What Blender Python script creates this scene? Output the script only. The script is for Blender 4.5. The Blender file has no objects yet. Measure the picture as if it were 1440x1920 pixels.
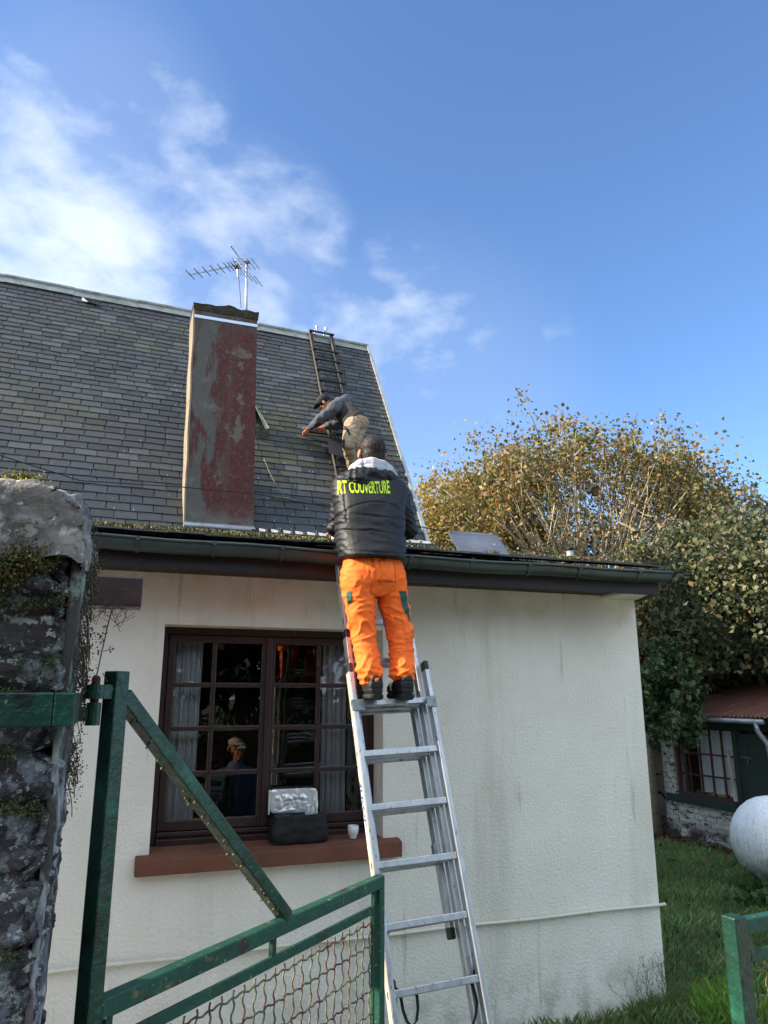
import bpy, bmesh, math, random
import numpy as np
from mathutils import Vector, Matrix, noise
from mathutils.bvhtree import BVHTree
random.seed(7); rng = np.random.default_rng(7)
S = bpy.context.scene; COL = S.collection
R = math.radians
V = Vector
# ---------------------------------------------------------------- camera
H = 2.17; PITCH = R(14.0); YAW = R(19.6); FPX = 1390.0
cam = bpy.data.cameras.new('camera'); camo = bpy.data.objects.new('camera', cam); COL.objects.link(camo)
cam.sensor_fit = 'VERTICAL'; cam.sensor_height = 36.0; cam.lens = FPX/1920*36.0
cam.clip_start = 0.05; cam.clip_end = 2000
camo.location = (0, 0, H); camo.rotation_euler = (R(90)+PITCH, 0, -YAW)
S.camera = camo
# ---------------------------------------------------------------- light
SUN = V((-0.865, 0.13, 0.484)).normalized()
W = bpy.data.worlds.new("World"); S.world = W; W.use_nodes = True
nt = W.node_tree; nt.nodes.clear()
def wn(t, **k):
    n = nt.nodes.new(t)
    for a, b in k.items(): setattr(n, a, b)
    return n
out = wn('ShaderNodeOutputWorld'); bg = wn('ShaderNodeBackground'); bg.inputs[1].default_value = 0.09
sky = wn('ShaderNodeTexSky', sky_type='NISHITA', sun_disc=False)
sky.sun_elevation = math.asin(SUN.z); sky.sun_rotation = math.atan2(SUN.x, SUN.y) % (2*math.pi)
sky.air_density = 1.0; sky.dust_density = 0.4; sky.ozone_density = 2.2
tc = wn('ShaderNodeTexCoord')
def vdot(vec):
    n = wn('ShaderNodeVectorMath', operation='DOT_PRODUCT'); nt.links.new(tc.outputs['Generated'], n.inputs[0]); n.inputs[1].default_value = vec
    return n.outputs['Value']
def mrange(sock, a, b, c=0.0, d=1.0):
    n = wn('ShaderNodeMapRange', interpolation_type='SMOOTHSTEP'); nt.links.new(sock, n.inputs[0])
    for i, v in enumerate((a, b, c, d)): n.inputs[i+1].default_value = v
    return n.outputs[0]
def wm(op, a, b):
    n = wn('ShaderNodeMath', operation=op)
    for i, s in enumerate((a, b)):
        if isinstance(s, (int, float)): n.inputs[i].default_value = s
        else: nt.links.new(s, n.inputs[i])
    return n.outputs[0]
def ray(px, py):
    u = px-720; v = 960-py
    f = FPX*math.cos(PITCH)-v*math.sin(PITCH); z = FPX*math.sin(PITCH)+v*math.cos(PITCH)
    return V((u*math.cos(YAW)+f*math.sin(YAW), -u*math.sin(YAW)+f*math.cos(YAW), z))
def at(px, py, Y=None, Z=None, X=None, D=None):
    r = ray(px, py)
    t = Y/r.y if Y is not None else (Z-H)/r.z if Z is not None else X/r.x if X is not None else D/math.hypot(r.x, r.y)
    return r*t+V((0, 0, H))
mp = wn('ShaderNodeMapping'); nt.links.new(tc.outputs['Generated'], mp.inputs[0])
mp.inputs['Rotation'].default_value = (0.25, 0.35, 0.2); mp.inputs['Scale'].default_value = (1.0, 1.0, 1.7)
n1 = wn('ShaderNodeTexNoise'); n1.inputs['Scale'].default_value = 4.2; n1.inputs['Detail'].default_value = 9; n1.inputs['Roughness'].default_value = 0.56; n1.inputs['Distortion'].default_value = 0.1
nt.links.new(mp.outputs[0], n1.inputs[0])
n2 = wn('ShaderNodeTexNoise'); n2.inputs['Scale'].default_value = 17; n2.inputs['Detail'].default_value = 8; n2.inputs['Roughness'].default_value = 0.6; n2.inputs['Distortion'].default_value = 0.15
nt.links.new(mp.outputs[0], n2.inputs[0])
c1 = ray(20, 500).normalized(); c2 = ray(420, 540).normalized(); c3 = ray(190, 250).normalized(); c4 = ray(760, 800).normalized()
m1 = mrange(vdot(c1), math.cos(R(17)), math.cos(R(1)), 0, 1.2)
m2 = mrange(vdot(c2), math.cos(R(12)), math.cos(R(1)), 0, .72)
m3 = mrange(vdot(c3), math.cos(R(10)), math.cos(R(2)), 0, .62)
m4 = mrange(vdot(c4), math.cos(R(17)), math.cos(R(2)), 0, .55)
mask = wm('MAXIMUM', wm('MAXIMUM', m1, m2), wm('MAXIMUM', m3, m4))
nn = wm('ADD', wm('MULTIPLY', n1.outputs[0], .74), wm('MULTIPLY', n2.outputs[0], .26))
dens = mrange(wm('ADD', nn, wm('MULTIPLY', mask, .27)), .555, .98)
dens = wm('MULTIPLY', dens, mrange(mask, 0.0, .25))
dens = wm('MAXIMUM', wm('MULTIPLY', dens, .80), wm('MULTIPLY', mask, .16))
mixc = wn('ShaderNodeMix', data_type='RGBA')
nt.links.new(dens, mixc.inputs[0])
tint = wn('ShaderNodeMix', data_type='RGBA', blend_type='MULTIPLY'); tint.inputs[0].default_value = 1
nt.links.new(sky.outputs[0], tint.inputs[6]); tint.inputs[7].default_value = (.80, .98, 1.20, 1)
nt.links.new(tint.outputs[2], mixc.inputs[6]); mixc.inputs[7].default_value = (5.0, 5.4, 5.9, 1)
# bright broken cloud added in the unseen sky behind the viewer to fill shade
mb5 = mrange(vdot(V((-.15, -.80, .58)).normalized()), math.cos(R(78)), math.cos(R(48)))
db5 = wm('MULTIPLY', mb5, mrange(nn, .36, .56, .45, 1.0))
mix5 = wn('ShaderNodeMix', data_type='RGBA'); nt.links.new(db5, mix5.inputs[0]); nt.links.new(mixc.outputs[2], mix5.inputs[6]); mix5.inputs[7].default_value = (6.9, 7.9, 9.2, 1)
nt.links.new(mix5.outputs[2], bg.inputs[0]); nt.links.new(bg.outputs[0], out.inputs[0])
sl = bpy.data.lights.new('sun', 'SUN'); slo = bpy.data.objects.new('sun', sl); COL.objects.link(slo)
sl.energy = 4.6; sl.angle = R(0.5); sl.color = (1.0, 0.86, 0.68)
slo.rotation_euler = (-SUN).to_track_quat('-Z', 'Y').to_euler(); slo.location = (-20, 3, 12)
S.view_settings.view_transform = 'Standard'; S.view_settings.look = 'None'; S.view_settings.gamma = 1
S.view_settings.exposure = 1.4
S.cycles.use_denoising = True
S.cycles.max_bounces = 6; S.cycles.transparent_max_bounces = 12

# ---------------------------------------------------------------- helpers
def hexc(h):
    h = h.lstrip('#'); c = [int(h[i:i+2], 16)/255 for i in (0, 2, 4)]
    return tuple(((x/12.92) if x <= .04045 else ((x+.055)/1.055)**2.4) for x in c)+(1.0,)
def col4(c): return hexc(c) if isinstance(c, str) else (tuple(c)+(1.0,))[:4]
def mat(name, ramp, scale=5, detail=6, rough=.8, bump=.25, bscale=60, bdist=.01, metal=0.0, over=(), attr=None, stretch=None, spec=.5, coat=0.0, trans=0.0, rvar=0.0, bstretch=None, alpha=None):
    m = bpy.data.materials.new(name); m.use_nodes = True; t = m.node_tree; N = t.nodes; L = t.links
    b = N['Principled BSDF']
    c = N.new('ShaderNodeTexCoord').outputs['Object']
    def nz(sc, st=None, kind='noise', det=detail, seed=0):
        mpn = N.new('ShaderNodeMapping'); L.new(c, mpn.inputs[0])
        mpn.inputs['Scale'].default_value = st or (1, 1, 1); mpn.inputs['Location'].default_value = (seed*3.1, seed*1.7, seed*2.3)
        if kind == 'voronoi':
            n = N.new('ShaderNodeTexVoronoi'); n.inputs['Scale'].default_value = sc; L.new(mpn.outputs[0], n.inputs[0]); return n.outputs['Distance']
        n = N.new('ShaderNodeTexNoise'); n.inputs['Scale'].default_value = sc; n.inputs['Detail'].default_value = det; n.inputs['Roughness'].default_value = .62
        L.new(mpn.outputs[0], n.inputs[0]); return n.outputs[0]
    base = nz(scale, stretch)
    cr = N.new('ShaderNodeValToRGB'); L.new(base, cr.inputs[0])
    el = cr.color_ramp.elements
    if isinstance(ramp, str) or (isinstance(ramp, tuple) and not isinstance(ramp[0], (tuple, list, str))): ramp = [(0, ramp)]
    while len(el) < len(ramp): el.new(.5)
    if len(ramp) == 1: el.remove(el[1])
    for e, (p, cc) in zip(el, ramp): e.position = p; e.color = col4(cc)
    cur = cr.outputs[0]
    if attr:
        a = N.new('ShaderNodeAttribute'); a.attribute_name = attr
        mx = N.new('ShaderNodeMix'); mx.data_type = 'RGBA'; mx.blend_type = 'MULTIPLY'; mx.inputs[0].default_value = 1
        L.new(a.outputs['Color'], mx.inputs[6]); L.new(cur, mx.inputs[7]); cur = mx.outputs[2]
    for i, o in enumerate(over):
        n = nz(o.get('scale', 5), o.get('stretch'), o.get('kind', 'noise'), o.get('detail', 5), i+1)
        mr = N.new('ShaderNodeMapRange'); mr.interpolation_type = 'SMOOTHSTEP'; L.new(n, mr.inputs[0])
        mr.inputs[1].default_value = o['lo']; mr.inputs[2].default_value = o['hi']; mr.inputs[4].default_value = o.get('amt', 1.0)
        f = mr.outputs[0]
        if 'z' in o:   # limit to a height band (object space axis ramp)
            sp = N.new('ShaderNodeSeparateXYZ'); L.new(c, sp.inputs[0])
            m2_ = N.new('ShaderNodeMapRange'); L.new(sp.outputs[o.get('axis', 2)], m2_.inputs[0])
            m2_.inputs[1].default_value = o['z'][0]; m2_.inputs[2].default_value = o['z'][1]
            mm = N.new('ShaderNodeMath'); mm.operation = 'MULTIPLY'; L.new(f, mm.inputs[0]); L.new(m2_.outputs[0], mm.inputs[1]); f = mm.outputs[0]
        mx = N.new('ShaderNodeMix'); mx.data_type = 'RGBA'; L.new(f, mx.inputs[0]); L.new(cur, mx.inputs[6]); mx.inputs[7].default_value = col4(o['col']); cur = mx.outputs[2]
    L.new(cur, b.inputs['Base Color'])
    b.inputs['Roughness'].default_value = rough; b.inputs['Metallic'].default_value = metal
    b.inputs['Specular IOR Level'].default_value = spec; b.inputs['Coat Weight'].default_value = coat
    if rvar:
        mr = N.new('ShaderNodeMapRange'); L.new(nz(scale*3, stretch), mr.inputs[0]); mr.inputs[3].default_value = max(0, rough-rvar); mr.inputs[4].default_value = min(1, rough+rvar); L.new(mr.outputs[0], b.inputs['Roughness'])
    if bump:
        bn = N.new('ShaderNodeBump'); bn.inputs['Strength'].default_value = bump; bn.inputs['Distance'].default_value = bdist
        L.new(nz(bscale, bstretch, det=4), bn.inputs['Height']); L.new(bn.outputs[0], b.inputs['Normal'])
    if trans:
        tr = N.new('ShaderNodeBsdfTranslucent'); L.new(cur, tr.inputs[0]); ms = N.new('ShaderNodeMixShader'); ms.inputs[0].default_value = trans
        L.new(b.outputs[0], ms.inputs[1]); L.new(tr.outputs[0], ms.inputs[2]); L.new(ms.outputs[0], N['Material Output'].inputs[0])
    if alpha is not None: b.inputs['Alpha'].default_value = alpha
    return m
def wloc(p):
    v = V((0, 0, 0))
    while p is not None: v += p.location; p = p.parent
    return v
def tag(o, label, cat, group=None, kind=None):
    if label: o['label'] = label
    if cat: o['category'] = cat
    if group: o['group'] = group
    if kind: o['kind'] = kind
    return o
def thing(name, label, cat, loc=(0, 0, 0), group=None):
    o = bpy.data.objects.new(name, None); COL.objects.link(o); o.location = loc; o.empty_display_size = .1
    return tag(o, label, cat, group)
def link(name, me, m, parent=None, smooth=False):
    if m is not None: me.materials.append(m)
    o = bpy.data.objects.new(name, me); COL.objects.link(o)
    if parent is not None:
        o.parent = parent
        me.transform(Matrix.Translation(-wloc(parent)))
    if smooth: me.polygons.foreach_set('use_smooth', [True]*len(me.polygons))
    return o
class MB:
    def __init__(s): s.v = []; s.f = []; s.c = []
    def add(s, vs, fs, col=None):
        n = len(s.v); s.v += [tuple(v) for v in vs]; s.f += [tuple(i+n for i in f) for f in fs]
        if col is not None: s.c += [col]*len(fs)
        return s
    def hexa(s, p, col=None):   # p: 8 points, bottom loop then top loop
        return s.add(p, [(3, 2, 1, 0), (4, 5, 6, 7), (0, 1, 5, 4), (1, 2, 6, 5), (2, 3, 7, 6), (3, 0, 4, 7)], col)
    def box(s, a, b, col=None):
        x0, y0, z0 = a; x1, y1, z1 = b
        return s.hexa([(x0, y0, z0), (x1, y0, z0), (x1, y1, z0), (x0, y1, z0), (x0, y0, z1), (x1, y0, z1), (x1, y1, z1), (x0, y1, z1)], col)
    def obox(s, c, ax, ay, az, col=None):   # centre and three half vectors
        c, ax, ay, az = V(c), V(ax), V(ay), V(az)
        return s.hexa([c-ax-ay-az, c+ax-ay-az, c+ax+ay-az, c-ax+ay-az, c-ax-ay+az, c+ax-ay+az, c+ax+ay+az, c-ax+ay+az], col)
    def bar(s, a, b, w, d, side=(1, 0, 0), col=None):   # bar from a to b, full width w along side, full depth d
        a, b = V(a), V(b); u = (b-a).normalized(); sd = V(side); sd = (sd-u*sd.dot(u)).normalized(); o = u.cross(sd)
        return s.obox((a+b)/2, sd*w/2, o*d/2, (b-a)/2, col)
    def tube(s, pts, r, n=8, cap=True, col=None):
        pts = [V(p) for p in pts]; rs = r if isinstance(r, (list, tuple)) else [r]*len(pts)
        k0 = len(s.v); up = None; vs = []
        for i, p in enumerate(pts):
            d = (pts[min(i+1, len(pts)-1)]-pts[max(i-1, 0)]).normalized()
            if up is None: up = V((0, 0, 1)) if abs(d.z) < .9 else V((1, 0, 0))
            x = (up-d*up.dot(d)).normalized(); y = d.cross(x); up = x
            vs += [p+(x*math.cos(2*math.pi*j/n)+y*math.sin(2*math.pi*j/n))*rs[i] for j in range(n)]
        fs = [(i*n+j, i*n+(j+1) % n, (i+1)*n+(j+1) % n, (i+1)*n+j) for i in range(len(pts)-1) for j in range(n)]
        if cap: fs += [tuple(range(n-1, -1, -1)), tuple(range((len(pts)-1)*n, len(pts)*n))]
        return s.add(vs, fs, col)
    def loft(s, rings, n=20, p=2.0):   # rings: (centre, half axis a, half axis b), superellipse power p
        vs = []
        for c, a, b in rings:
            c, a, b = V(c), V(a), V(b)
            for j in range(n):
                t = 2*math.pi*j/n; ct, st = math.cos(t), math.sin(t)
                vs.append(c+a*math.copysign(abs(ct)**(2/p), ct)+b*math.copysign(abs(st)**(2/p), st))
        m = len(rings)
        fs = [(i*n+j, i*n+(j+1) % n, (i+1)*n+(j+1) % n, (i+1)*n+j) for i in range(m-1) for j in range(n)]
        fs += [tuple(range(n-1, -1, -1)), tuple(range((m-1)*n, m*n))]
        return s.add(vs, fs)
    def ball(s, c, a, b, d, n=16, m=10):
        c, a, b, d = V(c), V(a), V(b), V(d); vs = [c-d]
        for i in range(1, m):
            ph = math.pi*i/m
            for j in range(n):
                t = 2*math.pi*j/n; vs.append(c-d*math.cos(ph)+(a*math.cos(t)+b*math.sin(t))*math.sin(ph))
        vs.append(c+d); e = len(vs)-1
        fs = [(0, 1+(j+1) % n, 1+j) for j in range(n)]
        fs += [(1+(i)*n+j, 1+i*n+(j+1) % n, 1+(i+1)*n+(j+1) % n, 1+(i+1)*n+j) for i in range(m-2) for j in range(n)]
        fs += [(1+(m-2)*n+j, 1+(m-2)*n+(j+1) % n, e) for j in range(n)]
        return s.add(vs, fs)
    def caps(s, a, b, r0, r1, n=14):   # round-ended limb
        a, b = V(a), V(b); d = (b-a); u = d.normalized(); sd = V((1, 0, 0)) if abs(u.x) < .9 else V((0, 1, 0)); x = (sd-u*sd.dot(u)).normalized(); y = u.cross(x)
        rings = []
        for t in (-.98, -.8, -.45): rings.append((a+u*r0*t, x*r0*math.sqrt(1-t*t), y*r0*math.sqrt(1-t*t)))
        for t in (0, .33, .66, 1): r = r0+(r1-r0)*t; rings.append((a+d*t, x*r, y*r))
        for t in (.45, .8, .98): rings.append((b+u*r1*t, x*r1*math.sqrt(1-t*t), y*r1*math.sqrt(1-t*t)))
        return s.loft(rings, n)
    def mesh(s, name='m'):
        me = bpy.data.meshes.new(name); me.from_pydata(s.v, [], s.f)
        if s.c and len(s.c) == len(s.f):
            a = me.attributes.new('col', 'FLOAT_COLOR', 'FACE'); a.data.foreach_set('color', [x for c in s.c for x in col4(c)])
        return me
    def build(s, name, m, parent=None, smooth=False, bevel=0.0, seg=2, sub=0):
        me = s.mesh(name)
        if bevel or sub:
            bm = bmesh.new(); bm.from_mesh(me)
            if bevel: bmesh.ops.bevel(bm, geom=list(bm.edges), offset=bevel, segments=seg, affect='EDGES', profile=.5)
            if sub: bmesh.ops.subdivide_edges(bm, edges=list(bm.edges), cuts=sub, use_grid_fill=True)
            bm.to_mesh(me); bm.free()
        o = link(name, me, m, parent, smooth)
        if bevel and not smooth:
            pass
        return o
def remesh(mb, voxel=.01, it=3, fac=.6):
    me = mb.mesh(); o = bpy.data.objects.new('tmp', me); COL.objects.link(o)
    md = o.modifiers.new('r', 'REMESH'); md.mode = 'VOXEL'; md.voxel_size = voxel; md.use_smooth_shade = True
    if it:
        sm = o.modifiers.new('s', 'SMOOTH'); sm.factor = fac; sm.iterations = it
    dg = bpy.context.evaluated_depsgraph_get(); r = bpy.data.meshes.new_from_object(o.evaluated_get(dg))
    bpy.data.objects.remove(o); bpy.data.meshes.remove(me); r.name = 'body'
    return r
def displace(me, fn):
    me.update(); n = len(me.vertices); nr = [v.normal.copy() for v in me.vertices]
    for v, k in zip(me.vertices, nr): v.co += k*fn(v.co, k)
    me.update(); return me
def quads(name, P, m, parent=None, cols=None, tri=False):   # P: (n,k,3) numpy
    n, k = P.shape[:2]; me = bpy.data.meshes.new(name)
    off = wloc(parent) if parent is not None else V((0, 0, 0)); P = P-np.array(off)
    me.vertices.add(n*k); me.vertices.foreach_set('co', P.reshape(-1).astype(np.float32))
    me.loops.add(n*k); me.loops.foreach_set('vertex_index', np.arange(n*k, dtype=np.int32))
    me.polygons.add(n); me.polygons.foreach_set('loop_start', np.arange(0, n*k, k, dtype=np.int32)); me.polygons.foreach_set('loop_total', np.full(n, k, np.int32))
    me.update(calc_edges=True)
    if cols is not None:
        a = me.attributes.new('col', 'FLOAT_COLOR', 'FACE'); c4 = np.ones((n, 4), np.float32); c4[:, :3] = cols; a.data.foreach_set('color', c4.reshape(-1))
    me.materials.append(m); o = bpy.data.objects.new(name, me); COL.objects.link(o)
    if parent is not None: o.parent = parent
    return o
def unit(a): return a/np.maximum(np.linalg.norm(a, axis=-1, keepdims=True), 1e-9)
def leaf_quads(C, size, up=.0, asp=.75):   # rhombic leaves at C with random directions
    n = len(C); d = rng.normal(size=(n, 3)); d[:, 2] -= up; d = unit(d); e = unit(np.cross(d, rng.normal(size=(n, 3))))
    s = size[:, None] if isinstance(size, np.ndarray) else size
    f = np.cross(d, e)*s*.18
    a = C; b = C+d*s*.45+e*s*asp*.5+f; c_ = C+d*s; g = C+d*s*.45-e*s*asp*.5+f
    return np.stack([a, b, c_, g], 1)
def pick(pal, n, w=None):
    P = np.array([hexc(p)[:3] for p in pal]); i = rng.choice(len(pal), n, p=w); return P[i]*(1+rng.normal(size=(n, 1))*.12).clip(.6, 1.5)
WHITE = [(0, (1, 1, 1)), (1, (1, 1, 1))]
# ---------------------------------------------------------------- materials
M_wall = mat('cream_render', [(.3, '#dfdccf'), (.7, '#eae7dd')], 2.2, rough=.92, bump=.75, bscale=48, bdist=.012, spec=.2,
             over=[dict(scale=1.3, lo=.52, hi=.75, col='#b9b8a6', stretch=(1.6, 1, .22), amt=.6), dict(scale=5, lo=.60, hi=.72, col='#a5a493', stretch=(2.5, 1, .18), amt=.5), dict(scale=16, lo=.73, hi=.78, col='#6d6a58', amt=.55), dict(scale=5, lo=.42, hi=.66, col='#8f9078', z=(.5, -.05), amt=.8, detail=9), dict(scale=30, lo=.72, hi=.76, col='#4d4a3c', z=(.9, 2.9), amt=.8), dict(scale=4.5, lo=.45, hi=.8, col='#b9a878', z=(2.45, 2.95), amt=.6)])
M_slate = mat('slate', [(.25, (.8, .8, .8)), (.75, (1.2, 1.2, 1.2))], 22, rough=.62, bump=.45, bscale=28, bdist=.004, attr='col', rvar=.12,
              over=[dict(scale=38, lo=.66, hi=.70, col='#8f938c', amt=.8, stretch=(1, 1, 2)), dict(scale=2.2, lo=.5, hi=.72, col='#35382c', amt=.45), dict(scale=12, lo=.66, hi=.74, col='#83867c', amt=.6)])
M_under = mat('roof_underlay', '#17181a', rough=.95, bump=0)
M_zinc = mat('zinc', [(.3, '#8c9296'), (.7, '#a9aeb0')], 6, rough=.5, metal=.55, bump=.1, bscale=30, over=[dict(scale=9, lo=.55, hi=.7, col='#6e7371', amt=.6)])
M_gutter = mat('aged_gutter_zinc', [(.3, '#3a4343'), (.7, '#4e5957')], 5, rough=.48, metal=.5, bump=.12, bscale=20, rvar=.15, stretch=(.5, 1, 3), over=[dict(scale=7, lo=.52, hi=.72, col='#39423f', stretch=(1.2, 1, .4), amt=.8), dict(scale=60, lo=.72, hi=.75, col='#9aa2a0', amt=.7)])
M_fascia = mat('dark_brown_timber', [(.3, '#150e10'), (.7, '#1e1416')], 3, rough=.55, bump=.2, bscale=25, stretch=(.3, 3, 3), over=[dict(scale=30, lo=.68, hi=.74, col='#6b5a58', amt=.5)])
M_soffit = mat('brown_boarding', [(.3, '#291b18'), (.7, '#38251f')], 4, rough=.7, bump=.2, stretch=(3, .3, 3))
M_win = mat('window_brown_paint', [(.3, '#281716'), (.7, '#35201e')], 6, rough=.42, bump=.25, bscale=40, stretch=(2, 2, .6), over=[dict(scale=22, lo=.68, hi=.73, col='#8d7f73', amt=.7), dict(scale=8, lo=.6, hi=.8, col='#57382f', amt=.6)])
M_sill = mat('sill_render', [(.3, '#5e3a2b'), (.7, '#764a38')], 5, rough=.85, bump=.6, bscale=70, bdist=.005, over=[dict(scale=14, lo=.6, hi=.72, col='#8a7568', amt=.5, z=(1.2, 1.26)), dict(scale=40, lo=.68, hi=.74, col='#c0b6a8', amt=.5)])
M_pipe = mat('painted_pipe', [(.3, '#c9c6b4'), (.7, '#d6d3c4')], 4, rough=.6, bump=.2, over=[dict(scale=18, lo=.64, hi=.72, col='#8f8b78', amt=.6)])
M_chim = mat('chimney_render', [(.3, '#43211f'), (.5, '#542a27'), (.7, '#3d2523')], 7, detail=10, rough=.9, bump=.7, bscale=45, bdist=.008,
             over=[dict(scale=1.9, lo=.46, hi=.53, col='#54534e', stretch=(2.6, 2.2, .6), z=(.10, -.14), axis=0, detail=12), dict(scale=4.2, lo=.56, hi=.61, col='#6a665d', stretch=(1, 1, .8), amt=.7, detail=12), dict(scale=75, lo=.60, hi=.68, col='#8d867b', amt=.7), dict(scale=22, lo=.56, hi=.66, col='#6e6259', amt=.55), dict(scale=3.4, lo=.35, hi=.6, col='#4a4944', z=(6.0, 6.5)), dict(scale=5, lo=.4, hi=.62, col='#6d6963', z=(4.25, 3.95)), dict(scale=24, lo=.7, hi=.75, col='#a8926a', amt=.8)])
M_chims = mat('chimney_side_render', [(.3, '#756a57'), (.7, '#928570')], 6, rough=.9, bump=.6, bscale=45, over=[dict(scale=5, lo=.56, hi=.66, col='#7c4a40', amt=.8)])
M_crown = mat('weathered_mortar', [(.3, '#28241d'), (.7, '#443e34')], 9, rough=.95, bump=1, bscale=30, bdist=.02, over=[dict(scale=7, lo=.5, hi=.62, col='#37361f'), dict(scale=40, lo=.64, hi=.7, col='#8f8878')])
M_alu = mat('worn_aluminium', [(.3, '#a6abb0'), (.7, '#c6cacc')], 8, rough=.42, metal=.75, bump=.12, bscale=90, stretch=(3, 3, .6), rvar=.14, over=[dict(scale=35, lo=.58, hi=.68, col='#6e7276', stretch=(1, 1, .5), amt=.75)])
M_aluL = mat('pale_rail_side', [(.3, '#b7b2a4'), (.7, '#cbc6b8')], 8, rough=.5, metal=.35, bump=.1, over=[dict(scale=40, lo=.62, hi=.7, col='#77726a', amt=.6)])
M_steel = mat('galvanised_steel', [(.35, '#6c7479'), (.65, '#949b9e')], 40, rough=.5, metal=.7, bump=.2, over=[dict(scale=30, lo=.62, hi=.7, col='#43403a', amt=.7)])
M_black = mat('black_plastic', [(.3, '#0e0e10'), (.7, '#18181a')], 20, rough=.5, bump=.1)
M_strap = mat('black_webbing', '#101013', rough=.8, bump=.4, bscale=400, bdist=.001)
M_green = mat('green_gate_paint', [(.3, '#0a2c21'), (.7, '#104434')], 7, rough=.38, bump=.7, bscale=34, bdist=.008, rvar=.2, over=[dict(scale=11, lo=.56, hi=.62, col='#0d1c18', amt=.9), dict(scale=15, lo=.65, hi=.68, col='#33201e'), dict(scale=6, lo=.55, hi=.7, col='#2a6a54', amt=.6), dict(scale=45, lo=.68, hi=.72, col='#6f8b6a', amt=.8)])
M_greenw = mat('weathered_green_rail', [(.3, '#113c2d'), (.7, '#1a5140')], 8, rough=.55, bump=.6, bscale=32, bdist=.008, over=[dict(scale=9, lo=.60, hi=.64, col='#33241c'), dict(scale=16, lo=.62, hi=.68, col='#71633a', amt=.8), dict(scale=50, lo=.64, hi=.68, col='#a8b088', amt=.7)])
M_wire = mat('old_painted_wire', [(.35, '#3c4a38'), (.5, '#6d6a4a'), (.6, '#54272a'), (.75, '#2c4a40')], 11, rough=.7, bump=.3)
M_rust = mat('rusty_iron', [(.3, '#3b1d18'), (.7, '#5c2c20')], 15, rough=.85, bump=.5)
M_blackI = mat('black_iron', [(.3, '#141416'), (.7, '#24242a')], 20, rough=.6, bump=.3, over=[dict(scale=30, lo=.6, hi=.7, col='#6c6a60', amt=.5)])
M_ladwood = mat('weathered_dark_wood', [(.3, '#121111'), (.7, '#23211f')], 9, rough=.8, bump=.5, stretch=(4, 4, .6), over=[dict(scale=18, lo=.56, hi=.68, col='#57524a', amt=.7)])
M_ladedge = mat('worn_rail_edge', [(.3, '#262321'), (.7, '#4a453e')], 9, rough=.7, bump=.3)  # lighter tone than the rail wood, for its left edge
M_sheet = mat('dusty_polycarbonate', [(.3, '#454b5a'), (.7, '#626875')], 5, rough=.35, bump=.2, bscale=120, rvar=.15, over=[dict(scale=5, lo=.5, hi=.75, col='#7c8086', amt=.5), dict(scale=18, lo=.63, hi=.7, col='#b2b4b2', amt=.4)])
M_cable = mat('black_cable', '#121214', rough=.7, bump=0)
M_moss = mat('moss', [(.3, (.8, .8, .8)), (.7, (1.2, 1.2, 1.2))], 30, rough=.95, bump=0, attr='col')
M_leaf = mat('leaf', [(.3, (.8, .8, .8)), (.7, (1.2, 1.2, 1.2))], 3, rough=.55, bump=0, attr='col', trans=.35)
M_grass = mat('grass_blade', [(.3, (.8, .8, .8)), (.7, (1.2, 1.2, 1.2))], 1.5, rough=.6, bump=0, attr='col', trans=.3)
M_bark = mat('pale_bark', [(.3, '#6b6152'), (.7, '#958a76')], 12, rough=.85, bump=.5, over=[dict(scale=14, lo=.55, hi=.68, col='#4b463a', amt=.6)])
M_barkd = mat('dark_bark', [(.3, '#3a3128'), (.7, '#57493a')], 12, rough=.9, bump=.6)
# ================================================================ SETTING
g = MB(); g.add([(-900, -900, 0), (900, -900, 0), (900, 900, 0), (-900, 900, 0)], [(0, 1, 2, 3)])
M_ground = mat('garden_soil', [(.3, '#3c4c22'), (.7, '#556434')], 3, rough=.95, bump=.6, bscale=14, bdist=.03)
tag(g.build('ground', M_ground), None, None, kind='structure')
rd = MB(); rd.add([(-24, -9.5, .004), (24, -9.5, .004), (24, 1.4, .004), (1.1, 1.4, .004), (1.1, 4.99, .004), (-24, 4.99, .004)], [tuple(range(6))])  # unseen pale ground, widened and lightened to bounce sun onto the house
tag(rd.build('path', mat('gravel', [(.3, '#9a9286'), (.7, '#b8b0a2')], 30, rough=.95, bump=.7)), None, None, kind='structure')
# ================================================================ HOUSE
YW = 5.0; XR = 3.945; XL = -4.6
house = thing('house', 'cream rendered house with steep slate roof, red chimney and low extension behind the ladder', 'house', (1.9, 5.0, 0))
WX0, WX1, WZ0, WZ1 = .285, 1.773, 1.20, 2.625; DEP = .24
w = MB()   # front wall with window opening, made of butted blocks
T = .32
def wblock(x0, x1, z0, z1): w.box((x0, YW, z0), (x1, YW+T, z1))
# one clean front sheet with a hole, plus reveals
def ring_wall(mb, x0, x1, z0, z1, hx0, hx1, hz0, hz1, y, t):
    P = [(x0, z0), (x1, z0), (x1, z1), (x0, z1)]; Q = [(hx0, hz0), (hx1, hz0), (hx1, hz1), (hx0, hz1)]
    vs = [(a, y, b) for a, b in P+Q]+[(a, y+t, b) for a, b in P+Q]
    fs = []
    for i in range(4):
        j = (i+1) % 4
        fs += [(i, j, 4+j, 4+i), (8+j, 8+i, 12+i, 12+j), (4+i, 4+j, 12+j, 12+i), (j, i, 8+i, 8+j)]
    mb.add(vs, fs)
ring_wall(w, XL, XR, -.05, 2.985, WX0, WX1, WZ0, WZ1, YW, T)
w.box((XR-T, YW+T+.001, -.05), (XR, 10.6, 2.98)); w.box((XL, YW+T+.001, -.05), (XL+T, 10.6, 2.98))
wall = w.build('wall', M_wall, house)
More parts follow.
